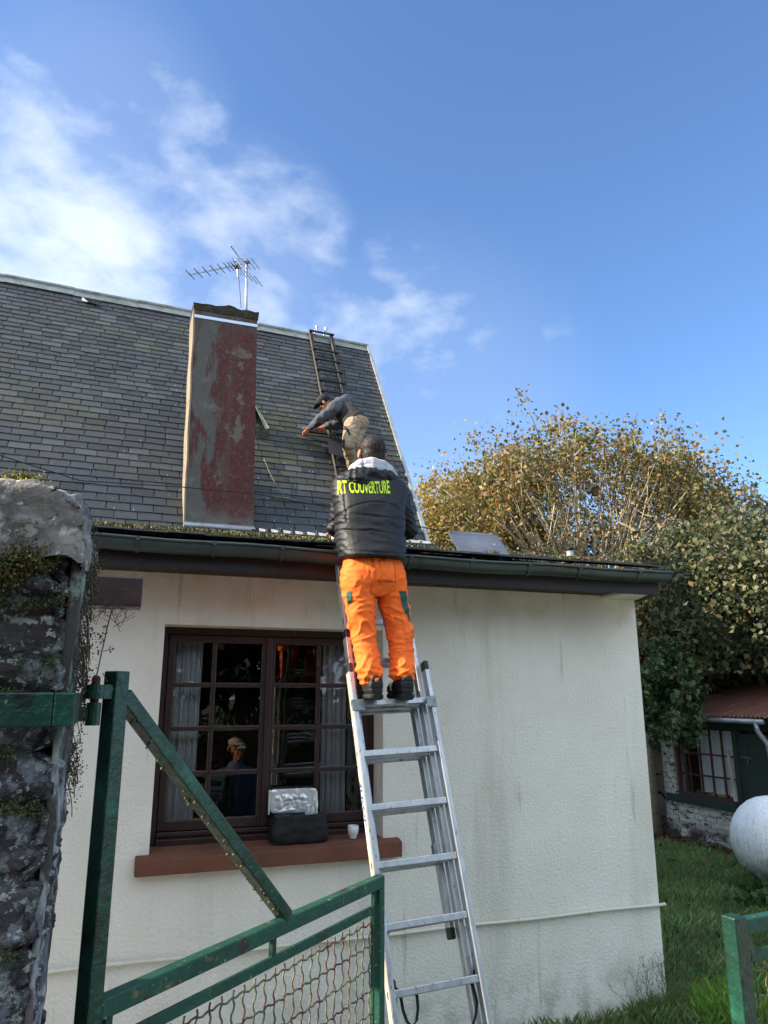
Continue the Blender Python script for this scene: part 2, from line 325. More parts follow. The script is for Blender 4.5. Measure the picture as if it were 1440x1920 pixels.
gb = MB(); gb.add([(3.36, 8.1, 2.9), (3.36, 12.7, 2.9), (3.36, 12.7, 3.9), (3.36, 10.4, 7.5), (3.36, 8.1, 3.9), (3.1, 8.1, 2.9), (3.1, 12.7, 2.9), (3.1, 12.7, 3.9), (3.1, 10.4, 7.5), (3.1, 8.1, 3.9)],
           [(0, 1, 2, 3, 4), (9, 8, 7, 6, 5), (0, 4, 9, 5), (1, 0, 5, 6), (2, 1, 6, 7), (3, 2, 7, 8), (4, 3, 8, 9)])
gb.build('gable_wall', M_wall, house)
ck = MB(); cpt = [at(a, b, Y=4.998) for a, b in ((1223, 1815), (1229, 1812), (1234, 1811), (1239, 1807), (1245, 1805), (1250, 1803))]
ck.tube(cpt, .0016, 4)
ck.build('hairline_crack', mat('dark_crack', '#4a483e', rough=1, bump=0), wall)
# boarded soffit, fascia
sf = MB()
x = XL
while x < 3.6:
    x2 = min(x+.13, 3.62); sf.box((x+.002, 4.60, 2.955), (x2-.002, 4.995, 2.975)); x = x2
sf.build('soffit', M_soffit, house)
FX = at(1234, 1108, Y=4.57).x; fa = MB(); fa.box((XL, 4.555, 2.915), (FX, 4.585, 3.055)); fa.hexa([(FX-.03, 4.586, 2.915), (FX, 4.586, 2.915), (4.0, 4.995, 2.93), (3.97, 4.995, 2.93), (FX-.03, 4.586, 3.055), (FX, 4.586, 3.055), (4.0, 4.995, 3.07), (3.97, 4.995, 3.07)]); fa.box((3.97, 4.998, 2.93), (4.0, 8.0, 3.07)); fa.build('fascia', M_fascia, house, bevel=.003)
es = MB(); es.hexa([(3.625, 4.59, 2.935), (FX-.032, 4.59, 2.935), (3.965, 4.996, 2.935), (3.625, 4.996, 2.935), (3.625, 4.59, 2.95), (FX-.032, 4.59, 2.95), (3.965, 4.996, 2.95), (3.625, 4.996, 2.95)]); es.build('verge_soffit', M_wall, house)
# half round gutter
gt = MB(); n = 12; Gx0, Gx1 = XL, 3.872; gy, gz, gr = 4.497, 3.062, .056
prof = [(gy-gr*math.cos(a)*1.0, gz-gr*math.sin(a)*1.25) for a in [math.pi*i/n for i in range(n+1)]]
prof_in = [(gy-(gr-.004)*math.cos(a), gz-(gr-.004)*math.sin(a)*1.25) for a in [math.pi*i/n for i in range(n+1)]]
nx = 40
vs = []; 
for k in range(nx+1):
    xx = Gx0+(Gx1-Gx0)*k/nx; sg = .004*math.sin(k*1.3)+.003*math.sin(k*.37)
    vs += [(xx, y, z+sg) for y, z in prof]+[(xx, y, z+sg) for y, z in reversed(prof_in)]
m_ = 2*(n+1)
fs = [(k*m_+j, k*m_+(j+1) % m_, (k+1)*m_+(j+1) % m_, (k+1)*m_+j) for k in range(nx) for j in range(m_)]
gt.add(vs, fs)
gt.add([(Gx1, y, z) for y, z in prof]+[(Gx1-.003, y, z) for y, z in prof], [tuple(range(n+1)), tuple(range(2*n+1, n, -1))])
gut = gt.build('gutter', M_gutter, house, smooth=True)
rl = MB(); rl.tube([(Gx0+(Gx1-Gx0)*k/40, gy-gr-.004, gz+.004*math.sin(k*1.3)+.003*math.sin(k*.37)+.002) for k in range(41)], .0095, 8); rl.build('rolled_edge', M_gutter, gut, smooth=True)
for px in (257, 402, 530, 770, 885, 992, 1085, 1196, 20, 130):
    p = at(px, 1030, Y=4.44); br = MB(); hw = .011
    ro = gr+.0045
    pr = [(gy-ro*math.cos(a), gz-ro*math.sin(a)*1.25) for a in [math.pi*i/n for i in range(n+1)]]
    pi_ = [(gy-(ro-.0035)*math.cos(a), gz-(ro-.0035)*math.sin(a)*1.25) for a in [math.pi*i/n for i in range(n+1)]]
    vs = [(p.x-hw, y, z) for y, z in pr+pi_[::-1]]+[(p.x+hw, y, z) for y, z in pr+pi_[::-1]]; q = 2*(n+1)
    br.add(vs, [tuple(range(q))[::-1], tuple(range(q, 2*q))]+[(j, (j+1) % q, q+(j+1) % q, q+j) for j in range(q)])
    br.box((p.x-hw, gy-gr-.017, gz-.012), (p.x+hw, gy-gr-.0135, gz+.012))
    br.build('gutter_bracket', M_gutter, gut)
# low slope extension roof with old slates and mossy eaves
SB = 3.885
def lean(x, y): return 3.125+(SB+.01-3.125)*(y-4.5)/(8.0-4.5)
def RX(y): return 3.845+min(1, max(0, (y-4.5)/.5))*.18
lr = MB(); lr.hexa([(XL, 4.53, 3.06), (3.85, 4.53, 3.06), (4.02, 8.1, 3.82), (XL, 8.1, 3.82), (XL, 4.53, 3.085), (3.85, 4.53, 3.085), (4.02, 8.1, 3.85), (XL, 8.1, 3.85)], col='#18181a')
rr = random.Random(3)
for k in range(30):
    y0 = 4.5+k*.12
    x = XL-(k % 2)*.11
    while x < RX(y0)-.01:
        x1 = min(x+.22+rr.uniform(-.01, .01), RX(y0)+.01); xa = max(x, XL); dz = rr.uniform(0, .006)
        lr.hexa([(xa, y0, lean(x, y0)-.006+dz), (x1-.004, y0+rr.uniform(-.004, .004), lean(x, y0)-.006+dz), (x1-.004, y0+.14, lean(x, y0+.14)-.022), (xa, y0+.14, lean(x, y0+.14)-.022),
                 (xa, y0, lean(x, y0)+.004+dz), (x1-.004, y0, lean(x, y0)+.004+dz), (x1-.004, y0+.14, lean(x, y0+.14)-.013), (xa, y0+.14, lean(x, y0+.14)-.013)], col=rr.choice(['#3b4046', '#44474a', '#4a4b44', '#35393f']))
        x = x1
lroof = lr.build('extension_roof', M_slate, house)
# moss on it
n = 60000; X = rng.uniform(XL, 4.0, n); Yv = 4.5+np.abs(rng.normal(0, .5, n)); Yv = np.where(rng.random(n) < .35, rng.uniform(4.5, 8, n), Yv).clip(4.49, 7.95)
keep = np.array([noise.noise(V((a*2.2, b*1.2, 0)))+.35*noise.noise(V((a*9, b*5, 4)))+.32*(a < 1.1) > .0+.25*(a > 2.2) for a, b in zip(X, Yv)])
X, Yv = X[keep], Yv[keep]; Zv = 3.125+(SB+.01-3.125)*(Yv-4.5)/3.5+rng.uniform(0, .024, len(X))
Pm = leaf_quads(np.stack([X, Yv, Zv], 1), rng.uniform(.010, .022, len(X)), up=-.8)
quads('roof_moss', Pm, M_moss, house, pick(['#4d5126', '#5f602e', '#3e3f22', '#757048', '#2f351c', '#5a4c36'], len(X)))['kind'] = 'stuff'
# main steep roof: individual slates
def zr(x): return 7.65+(3.43-x)*.031
def RP(x, t, off=0.0):
    z = SB+t*(zr(x)-SB); y = 8.0+2.4*t; L = math.hypot(2.4, zr(x)-SB)
    return V((x, y-off*(zr(x)-SB)/L, z+off*2.4/L))
ms = MB(); x0r, x1r = -4.4, 3.40
ms.hexa([RP(x0r, 0, -.06), RP(x1r, 0, -.06), RP(x1r, 1, -.06), RP(x0r, 1, -.06), RP(x0r, 0, -.018), RP(x1r, 0, -.018), RP(x1r, 1, -.018), RP(x0r, 1, -.018)], col='#0c0d10')
ms.hexa([(x0r, 10.42, 7.6), (x1r, 10.42, 7.55), (x1r, 12.9, 3.8), (x0r, 12.9, 3.8), (x0r, 10.42, 7.66), (x1r, 10.42, 7.6), (x1r, 12.95, 3.85), (x0r, 12.95, 3.85)], col='#202226')
rows = []; t = 0.0
for k in range(90):
    h = .0268 if k < 6 else (.0245 if t < .5 else .0218)
    rows.append((t, h, k)); t += h
    if t > .985: break
for t, h, k in rows:
    wd = .245 if k < 7 else .228
    x = x0r-(k % 2)*wd/2+rr.uniform(-.01, .01)
    while x < x1r:
        xe = x+wd+rr.uniform(-.012, .012); gq = rr.uniform(.003, .0055); xa, xb = max(x, x0r)+gq, min(xe, x1r)-gq
        if xb-xa > .02:
            jo = rr.uniform(0, .0025); dt = rr.uniform(-.0006, .0006); rot = rr.uniform(-.0009, .0009); hh = h*1.25
            if rr.random() < .015: dt -= .004; jo += .004
            if k < 7: c = rr.choice(['#3a4149', '#404850', '#363d45', '#454b50'])
            else:
                nz_ = noise.noise(V((x*.5, t*3, 1)))
                c = rr.choice(['#4b4f53', '#54585a', '#44494e', '#4e514f', '#5a5d5f', '#484b4a', '#3d4348'])
                if nz_ > .1 and rr.random() < .6: c = rr.choice(['#54564e', '#595b51', '#4b4d46'])
                if t > .9: c = rr.choice(['#3a4048', '#434950', '#393d44'])
                if 1.25 < x < 2.3 and .14 < t < .52 and rr.random() < .75-.55*(x-1.25): c = rr.choice(['#50543e', '#4c503e', '#595d42', '#474a3e'])
                if rr.random() < .025: c = rr.choice(['#5f646a', '#62635f', '#585e67'])
            f = rr.uniform(.55, 1.12)*.59; cc = tuple(v*f for v in hexc(c)[:3])
            th = .0035
            ms.hexa([RP(xa, t+dt+rot, .001+jo), RP(xb, t+dt-rot, .001+jo), RP(xb, t+hh, -.007), RP(xa, t+hh, -.007),
                     RP(xa, t+dt+rot, .001+th+jo), RP(xb, t+dt-rot, .001+th+jo), RP(xb, t+hh, -.0045), RP(xa, t+hh, -.0045)], col=cc)
        x = xe
mroof = ms.build('main_roof', M_slate, house)
# slate hooks (small bright tips)
hk = MB()
for i in range(150):
    t, h, k = rr.choice(rows[:24]); xx = x1r-rr.random()**1.3*3.6
    a = RP(xx, t-.001, .013); b = RP(xx, t+.006, .013); hk.bar(a, b, .005, .003)
hk.build('slate_hooks', M_zinc, mroof)['kind'] = 'stuff'
# ridge capping: zinc roll over a strip
rc = MB()
for i in range(9):
    xa = -4.5+i*.88; xb = min(xa+.885, 3.44)
    up = .008*(i % 2)
    a0, b0 = zr(xa)+up, zr(xb)+up
    rc.hexa([(xa, 10.30, a0-.135), (xb, 10.30, b0-.135), (xb, 10.34, b0-.14), (xa, 10.34, a0-.14), (xa, 10.375, a0-.02), (xb, 10.375, b0-.02), (xb, 10.42, b0-.02), (xa, 10.42, a0-.02)])
    rc.tube([(xa, 10.4, a0), (xb, 10.4, b0)], .035, 10)
rcap = rc.build('ridge_cap', mat('weathered_ridge_zinc', [(.3, '#6d7370'), (.7, '#8e928c')], 5, rough=.55, metal=.4, bump=.1, over=[dict(scale=6, lo=.5, hi=.65, col='#5e6454', amt=.7)]), house)
fl = MB(); p0 = at(152, 563, Y=10.28); 
fl.add([p0, at(190, 570, Y=10.24), at(192, 566, Y=10.2), at(178, 560, Y=10.16), at(165, 566, Y=10.2), at(155, 557, Y=10.3)], [(0, 1, 2, 3, 4), (0, 4, 5)])
fl.build('lifted_flashing', M_zinc, rcap)
vt = MB()
for (ta, tb) in ((0, .26), (.26, .52), (.52, .78), (.78, 1.0)):
    vt.hexa([RP(3.40, ta, -.05), RP(3.445, ta, -.05), RP(3.445, tb, -.05), RP(3.40, tb, -.05), RP(3.40, ta, .03), RP(3.445, ta, .03), RP(3.445, tb, .03), RP(3.40, tb, .03)])
vt.build('verge_trim', M_zinc, house)
# chimney
ch = bpy.data.objects.new('chimney', None); COL.objects.link(ch); ch.parent = house; ch.location = V((.95, 8.3, 0))-house.location; ch.empty_display_size = .1
tl, tr_ = at(365, 588, Y=8.0), at(482, 606, Y=8.0); bl, brr = at(345, 998, Y=8.0), at(475, 1003, Y=8.0)
def cx(side, z):
    a, b = (bl, tl) if side == 0 else (brr, tr_); f = (z-a.z)/(b.z-a.z); return a.x+(b.x-a.x)*f
zt = 6.60
def chb(z, yb=8.47, e=0.0): return [(cx(0, z)-e, 8.0-e, z), (cx(1, z)+e, 8.0-e, z), (cx(1, z)+e, yb+e, z), (cx(0, z)-e, yb+e, z)]
cf = MB()
nz = 24
for i in range(nz):
    z0 = 3.98+(6.50-3.98)*i/nz; z1 = 3.98+(6.50-3.98)*(i+1)/nz
    A, B = chb(z0), chb(z1); cf.add([A[0], A[1], B[1], B[0]], [(0, 1, 2, 3)])
    cf.add([A[1], A[2], B[2], B[1]], [(0, 1, 2, 3)]); cf.add([A[2], A[3], B[3], B[2]], [(0, 1, 2, 3)])
me = cf.mesh(); bm = bmesh.new(); bm.from_mesh(me); bmesh.ops.remove_doubles(bm, verts=bm.verts, dist=1e-4); bm.to_mesh(me); bm.free()
link('painted_render', me, M_chim, ch)
cs = MB(); A, B = chb(3.7), chb(6.50)
ls = [(cx(0, z)-.012-.004*math.sin(z*9), z) for z in [3.7+i*.14 for i in range(21)]]
for (xa, za), (xb, zb) in zip(ls[:-1], ls[1:]):
    cs.add([(xa, 7.996, za), (xb, 7.996, zb), (xb, 8.472, zb), (xa, 8.472, za)], [(3, 2, 1, 0)])
    cs.add([(xa, 7.996, za), (xb, 7.996, zb), (xb+.018, 7.996, zb), (xa+.018, 7.996, za)], [(0, 1, 2, 3)])
cs.build('side_render', M_chims, ch)
cap = MB(); A, B = chb(6.50, 8.47, .012), chb(zt-.01, 8.47, .02); cap.hexa(A+B)
cme = cap.mesh(); bm = bmesh.new(); bm.from_mesh(cme); bmesh.ops.subdivide_edges(bm, edges=list(bm.edges), cuts=14, use_grid_fill=True)
for v in bm.verts: 
    f = noise.fractal(v.co*9, 1, 2, 4)*.035*(.3 if v.co.z < 6.53 else 1); v.co += V((0, -abs(f)*.5+.004, f*(1 if v.co.z > 6.56 else .2)))
bm.to_mesh(cme); bm.free(); link('mortar_crown', cme, M_crown, ch)
bd = MB(); A, B = chb(6.40, 8.47, .006), chb(6.435, 8.47, .006); bd.hexa(A+B); bd.build('metal_band', mat('galvanised_band', '#b9c6d6', rough=.35, metal=.5, bump=0), ch)
fz = MB(); bx0, bx1 = cx(0, 3.9), cx(1, 3.9)
fz.box((bx0-.005, 7.955, 3.80), (bx1+.004, 8.02, 3.925)); fz.build('base_flashing', M_zinc, ch, bevel=.004)
fz = MB(); fz.tube([(bx0-.01, 7.955, 3.945), (bx1+.01, 7.955, 3.945)], .024, 10); fz.box((bx0-.002, 7.96, 3.93), (bx1+.002, 8.0, 3.985)); fz.build('flashing_roll', M_zinc, ch)
# small roof vent flap right of the chimney
rw = bpy.data.objects.new('roof_vent', None); COL.objects.link(rw); rw.parent = house
def RPpx(px, py, off=0.0):
    Lr = math.hypot(2.4, 3.8); nn_ = V((0, -3.8/Lr, 2.4/Lr)); r = ray(px, py); dd = nn_.y*8+nn_.z*(SB-H)+off
    return r*(dd/nn_.dot(r))+V((0, 0, H))
rw.location = RPpx(490, 812)-house.location
a, b, c, d = RPpx(474, 783, .02), RPpx(503, 819, .02), RPpx(474, 818, .02), RPpx(478, 788, .2)
mb = MB(); mb.add([a, b, V(b)+V((0, -.06, .1)), V(a)+V((0, -.10, .16)), c, V(c)+V((0, -.02, .03))], [(0, 1, 2, 3), (0, 3, 5, 4), (4, 5, 2, 1)]); mb.tube([V(a)+V((0, -.1, .16)), V(b)+V((0, -.02, .03))], .014, 8)
mb.build('vent_hood', mat('mossy_lead', [(.3, '#4c544e'), (.7, '#6c7872')], 9, rough=.6, metal=.3), rw)
mb = MB(); pc = RPpx(482, 808, .03); mb.ball(pc, (.07, 0, 0), (0, .03, .06), (0, .02, -.02)); mb.build('vent_opening', M_black, rw)
# horizontal pipe on the wall
pa, pb = at(84-90, 1831, Y=4.975), at(1245, 1691.5, Y=4.975)
pp = MB(); N_ = 40; pts = [V((pa.x-2+(pb.x-pa.x+2)*i/N_, 4.975, .684+.003*math.sin(i*.9))) for i in range(N_+1)]; pp.tube(pts, .011, 8)
pp.ball(pts[-1], (.014, 0, 0), (0, .014, 0), (0, 0, .014))
pipe = pp.build('wall_pipe', M_pipe, house, smooth=True)
for px in (228, 630, 761, 975, 1110, 60):
    q = at(px, 1750, Y=4.975); b_ = MB(); b_.tube([(q.x-.008, 4.975, .684), (q.x+.008, 4.975, .684)], .0155, 10); b_.box((q.x-.006, 4.975, .664), (q.x+.006, 4.999, .682)); b_.build('pipe_clip', M_pipe, pipe)
# window sill
sb = MB(); sb.hexa([(.207, 4.925, 1.145), (1.883, 4.925, 1.15), (1.883, YW+.001, 1.155), (.207, YW+.001, 1.15), (.207, 4.925, 1.235), (1.883, 4.925, 1.245), (1.883, YW+.001, 1.262), (.207, YW+.001, 1.254)])
sb.hexa([(.287, YW+.002, 1.19), (1.771, YW+.002, 1.19), (1.771, 5.3, 1.2), (.287, 5.3, 1.2), (.287, YW+.002, 1.253), (1.771, YW+.002, 1.262), (1.771, 5.3, 1.275), (.287, 5.3, 1.27)])
sb.build('window_sill', M_sill, house, bevel=.007)
# window joinery
win = bpy.data.objects.new('window', None); COL.objects.link(win); win.parent = house; win.location = V((1.03, 5.2, 1.27))-house.location
FY = 5.19
f = MB()
f.box((WX0+.001, FY, WZ1-.05), (WX1-.001, FY+.075, WZ1-.001)); f.box((WX0+.001, FY, 1.27), (WX0+.045, FY+.075, WZ1-.051)); f.box((WX1-.045, FY, 1.27), (WX1-.001, FY+.075, WZ1-.051))
f.box((WX0+.046, FY-.01, 1.27), (WX1-.046, FY+.075, 1.315)); f.box((WX0+.046, FY-.03, 1.318), (WX1-.046, FY+.07, 1.345)); f.box((WX0+.046, FY-.02, 1.262), (WX1-.046, FY-.011, 1.30))
f.build('frame', M_win, win, bevel=.004)
zb0, zt0 = 1.349, WZ1-.053
XM = (at(498, 1400, Y=FY).x)
def sash(x0, x1, xm, cxs):
    s_ = MB(); y0, y1 = FY-.012, FY+.035; st = .042
    s_.box((x0, y0, zb0), (x0+st, y1, zt0)); s_.box((x1-st, y0, zb0), (x1, y1, zt0)); s_.box((x0+st+.0005, y0, zb0), (x1-st-.0005, y1, zb0+.06)); s_.box((x0+st+.0005, y0, zt0-.045), (x1-st-.0005, y1, zt0))
    s_.build('sash', M_win, win, bevel=.004)
    mu = MB(); a0, a1 = zb0+.0605, zt0-.0455
    mu.box((xm-.013, y0+.006, a0), (xm+.013, y1-.002, a1))
    for i in (1, 2, 3):
        z = a0+(a1-a0)*i/4; mu.box((x0+st+.001, y0+.009, z-.0125), (x1-st-.001, y1-.004, z+.0125))
    mu.build('glazing_bars', M_win, win, bevel=.003)
    gl = MB(); rw_ = 0
    zz = [a0]+[a0+(a1-a0)*i/4 for i in (1, 2, 3)]+[a1]
    for (ga, gb_) in ((x0+st, xm-.012), (xm+.012, x1-st)):
        for i in range(4):
            tl1, tl2 = rr.uniform(-.0012, .0012), rr.uniform(-.0012, .0012)
            za, zb_ = zz[i]+.01, zz[i+1]-.01
            gl.add([(ga+.001, FY+.016+tl1, za), (gb_-.001, FY+.016+tl2, za), (gb_-.001, FY+.016+tl2*.5, zb_), (ga+.001, FY+.016-tl1, zb_)], [(0, 1, 2, 3)])
    gl.build('glass', M_glass, win)
    pt = MB()   # pale putty line round each pane
    for (ga, gb_) in ((x0+st, xm-.013), (xm+.013, x1-st)):
        for i in range(4):
            za, zb_ = zz[i]+.0125, zz[i+1]-.0125
            if i == 0: za = zz[0]
            if i == 3: zb_ = zz[4]
            q = .0025; y = FY+.004
            for A_, B_ in (((ga, za), (gb_, za+q)), ((ga, zb_-q), (gb_, zb_)), ((ga, za+q), (ga+q, zb_-q)), ((gb_-q, za+q), (gb_, zb_-q))): pt.box((A_[0], y, A_[1]), (B_[0], y+.006, B_[1]))
    pt.build('putty_line', M_putty, win)
M_putty = mat('worn_putty', [(.35, '#4a3a35'), (.65, '#85807a')], 30, rough=.8, bump=0)
mg = bpy.data.materials.new('window_glass'); mg.use_nodes = True; t_ = mg.node_tree; t_.nodes.clear()
o_ = t_.nodes.new('ShaderNodeOutputMaterial'); mx_ = t_.nodes.new('ShaderNodeMixShader'); tp_ = t_.nodes.new('ShaderNodeBsdfTransparent'); gl_ = t_.nodes.new('ShaderNodeBsdfGlossy'); fr_ = t_.nodes.new('ShaderNodeFresnel')
tp_.inputs[0].default_value = (.95, .96, .96, 1); gl_.inputs['Roughness'].default_value = .0; fr_.inputs[0].default_value = 1.62
gl_.inputs[0].default_value = (.95, .97, 1, 1)
t_.links.new(fr_.outputs[0], mx_.inputs[0]); t_.links.new(tp_.outputs[0], mx_.inputs[1]); t_.links.new(gl_.outputs[0], mx_.inputs[2]); t_.links.new(mx_.outputs[0], o_.inputs[0])
M_glass = mg
M_glass2 = M_glass.copy(); M_glass2.name = 'dusty_shed_glass'
for n_ in M_glass2.node_tree.nodes:
    if n_.type == 'FRESNEL': n_.inputs[0].default_value = 1.28  # lower index weakens the reflections in the shed window
xa_, xb_ = WX0+.047, WX1-.047
sash(xa_, XM-.003, at(396+3, 1300, Y=FY).x, None); sash(XM+.003, xb_, at(597, 1300, Y=FY).x, None)
mm = MB(); mm.box((XM-.020, FY-.03, zb0+.002), (XM+.020, FY-.0125, zt0-.002)); mm.build('meeting_rail', M_win, win, bevel=.004)
# dark room behind
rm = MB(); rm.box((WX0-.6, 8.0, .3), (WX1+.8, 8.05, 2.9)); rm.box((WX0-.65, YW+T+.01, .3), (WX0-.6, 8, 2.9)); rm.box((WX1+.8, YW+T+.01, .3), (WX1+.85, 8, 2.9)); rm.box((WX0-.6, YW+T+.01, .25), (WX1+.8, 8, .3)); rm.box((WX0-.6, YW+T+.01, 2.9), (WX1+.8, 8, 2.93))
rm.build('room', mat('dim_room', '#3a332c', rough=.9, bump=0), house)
# net curtains
M_net = mat('white_net', [(.3, '#dfe3e8'), (.7, '#f0f2f5')], 9, rough=.9, bump=.1, trans=.25, stretch=(6, 1, .3))
M_lace = mat('patterned_curtain', [(.3, '#b8b8b4'), (.7, '#d8d8d4')], 6, rough=.9, trans=.4, bump=.1, stretch=(8, 1, .4), over=[dict(scale=9, lo=.52, hi=.62, col='#6a5644', stretch=(3, 1, .8))])
def curtain(x0, x1, y, z0, z1, m, lab, folds=7, lean_=0.0):
    c = MB(); nx_ = 90; nz_ = 14
    vs = []
    for j in range(nz_+1):
        for i in range(nx_+1):
            u = i/nx_; z = z0+(z1-z0)*j/nz_
            k = .018*math.sin(u*folds*2*math.pi+.5*math.sin(j*.4))+.008*math.sin(u*folds*5.3*math.pi)
            vs.append((x0+(x1-x0)*u+lean_*(1-j/nz_)*(u), y+k, z))
    c.add(vs, [(j*(nx_+1)+i, j*(nx_+1)+i+1, (j+1)*(nx_+1)+i+1, (j+1)*(nx_+1)+i) for j in range(nz_) for i in range(nx_)])
    o = c.build('curtain', m, None, smooth=True); tag(o, lab, 'curtain', 'curtains behind the house window'); return o
cl0, cl1 = at(300, 1300, Y=5.33).x, at(377, 1300, Y=5.33).x
curtain(cl0, cl1, 5.345, 1.33, 2.60, M_net, 'white net curtain behind the left panes of the brown house window', 5)
cr0, cr1 = at(605, 1300, Y=5.33).x, at(650, 1300, Y=5.33).x
curtain(cr0, cr1, 5.345, 1.33, 2.60, M_net, 'plain white net curtain behind the right sash, left of the patterned one', 3, .0)
curtain(cr1+.015, WX1-.02, 5.35, 1.33, 2.60, M_lace, 'patterned brownish curtain at the far right edge of the brown house window', 3)
# overhead cable
cb = MB()
pa, pb, pc = at(150, 901, Y=7.75), at(480, 926, Y=7.85), at(800, 990, Y=7.6)
cb.tube([(-4.6, 7.4, 5.2), pa, at(340, 913, Y=7.8), pb], .006, 6); cb.tube([pb, at(620, 952, Y=7.75), pc, at(845, 998, Y=7.6), at(990, 1030, Y=7.8), at(1200, 1068, Y=8.2), at(1320, 1075, Y=9)], .006, 6)
tag(cb.build('cable', M_cable), 'thin black cable strung across the roof in front of the red chimney', 'cable')
# ---- debris on the roof: loose twig and wire
tw = MB(); tw.tube([RPpx(495, 860, .02), RPpx(505, 885, .05), RPpx(518, 910, .05), RPpx(533, 932, .03)], .004, 6); tw.tube([RPpx(510, 932, .02), RPpx(533, 933, .04), RPpx(557, 939, .02)], .007, 6)
tag(tw.build('twig', mat('mossy_twig', '#6f7657', rough=.9)), 'thin forked mossy twig lying on the slates right of the chimney', 'twig')
# TV aerial
an = thing('tv_antenna', 'grey television aerial with a long boom on its mast behind the chimney top', 'antenna', at(463, 577, Y=8.3))
M_ant = mat('antenna_metal', [(.3, '#9a9ea2'), (.7, '#bcc0c2')], 10, rough=.4, metal=.6, bump=0)
AY = 8.3
mt_, mb_ = at(463, 488, Y=AY), V((at(463, 577, Y=AY).x, AY, 6.5))
m = MB(); m.tube([mb_, mt_], .017, 10); m.build('mast', M_ant, an, smooth=True)
p0, p1 = at(354, 515.5, Y=7.75), at(460, 494, Y=AY-.03)
m = MB(); m.tube([p0, p1], .009, 8); m.build('boom', M_ant, an)
bdv = (p1-p0)
el = (at(365, 525, Y=8.35)-at(346, 503, Y=7.75)); el = V((.16, .55, -.02)).normalized()   # elements run across the boom
def dirpx(px0, py0, px1, py1, c, ln):   # element through boom point c whose image runs along the given slope
    r0 = at(px0, py0, Y=c.y-.12); r1 = at(px1, py1, Y=c.y+.12); return (r1-r0).normalized()*ln
ed = dirpx(345, 503, 366, 525, p0, 1)
for i in range(10):
    tt = [0.02, .155, .29, .42, .545, .655, .72, .775, .83, .87][i]; c = p0+bdv*tt; L_ = .115-.001*i
    m = MB(); m.tube([c-ed*L_, c+ed*L_], .0045, 6); m.tube([c-ed*.028, c+ed*.028], .007, 6); m.build('director', M_cable if i < 9 else M_ant, an)
rf = MB(); q = p0+bdv*.84
u2 = V((.12, 0, .16)); 
for s_ in (1, -1):
    e_ = at(441, 486, Y=q.y) if s_ > 0 else at(446, 519, Y=q.y)
    e_ = V(e_); rf.tube([q, e_], .006, 6)
    for k in range(5):
        c = q+(e_-q)*(.35+.16*k)+V((.06, 0, 0))*k; rf.tube([c-ed*.13, c+ed*.17], .0045, 6)
rf.tube([at(432, 460, Y=8.1), at(455, 491, Y=8.3)], .008, 6)
rf.tube([at(445, 519, Y=8.2), at(459, 493, Y=8.28)], .006, 6)
rf.build('reflector', M_ant, an)
m = MB(); m.ball(at(463, 491, Y=AY-.02), (.045, 0, 0), (0, .03, 0), (0, 0, .022)); m.build('mast_clamp', M_steel, an)
m = MB(); m.ball(at(444, 501, Y=8.2), (.032, 0, 0), (0, .03, 0), (0, 0, .03)); m.tube([at(446, 505, Y=8.2), at(449, 535, Y=8.2), at(452, 577, Y=8.2)], .004, 6); m.build('cable', M_cable, an)
# translucent sheet lying on the extension roof
shp = [at(872, 1051, Y=4.68), at(963, 1053, Y=4.68), at(955, 1040, Y=4.7), at(943, 1018, Y=4.83), at(933, 1006, Y=4.86), at(922, 1001, Y=4.88), at(851, 995, Y=4.88), at(843, 997, Y=4.87), at(842, 1003, Y=4.86)]
m = MB(); n = len(shp); back = [p+V((0, .008, .0)) for p in shp]
m.add(shp+back, [tuple(range(n)), tuple(range(2*n-1, n-1, -1))]+[(j, (j+1) % n, n+(j+1) % n, n+j) for j in range(n)])
tag(m.build('roofing_sheet', M_sheet), 'dusty grey sheet with rounded corners propped on the low roof above the gutter', 'sheet')
# flue pipe
PYv = 4.98; v0 = at(1070, 1056, Y=PYv); vt_ = at(1070, 1029, Y=PYv)
fp = thing('vent_pipe', 'short grey metal vent pipe standing on the right end of the low roof', 'pipe', (v0.x, PYv, lean(0, PYv)))
m = MB(); m.tube([(v0.x, PYv, lean(0, PYv)-.03), (v0.x, PYv, vt_.z-.02)], .029, 16); m.build('tube', M_zinc, fp, smooth=True)
m = MB(); m.tube([(v0.x, PYv, vt_.z-.005), (v0.x, PYv, vt_.z+.003)], .038, 16); m.tube([(v0.x, PYv, vt_.z-.02), (v0.x, PYv, vt_.z-.004)], .024, 12); m.build('cap', M_black, fp)
# ladder lying on its side on the low roof
ll = thing('aluminium_ladder', 'dirty aluminium ladder lying flat on the low roof behind the man in orange trousers', 'ladder', at(650, 1012, Y=7.0))
la, lb = at(482, 1010, Y=7.2), at(1.0*840, 1036, Y=7.2)
la2, lb2 = at(482, 1003, Y=7.3), at(636, 1015, Y=7.3)
m = MB(); m.bar(V((la.x, 7.2, lean(0, 7.2)+.03)), V((la.x+1.95, 7.2, lean(0, 7.2)+.03)), .02, .035, (0, 1, 0)); m.build('rail', M_gutter, ll)
m = MB(); m.bar(V((la.x, 7.55, lean(0, 7.55)+.04)), V((la.x+1.95, 7.55, lean(0, 7.55)+.04)), .02, .055, (0, 1, 0)); m.build('rail', M_blackI, ll)
for k in range(15):
    xx = la.x+.09+k*.128; m = MB(); m.bar((xx, 7.195, lean(0, 7.2)+.055), (xx, 7.56, lean(0, 7.55)+.07), .028, .028); m.build('rung', M_zinc, ll)
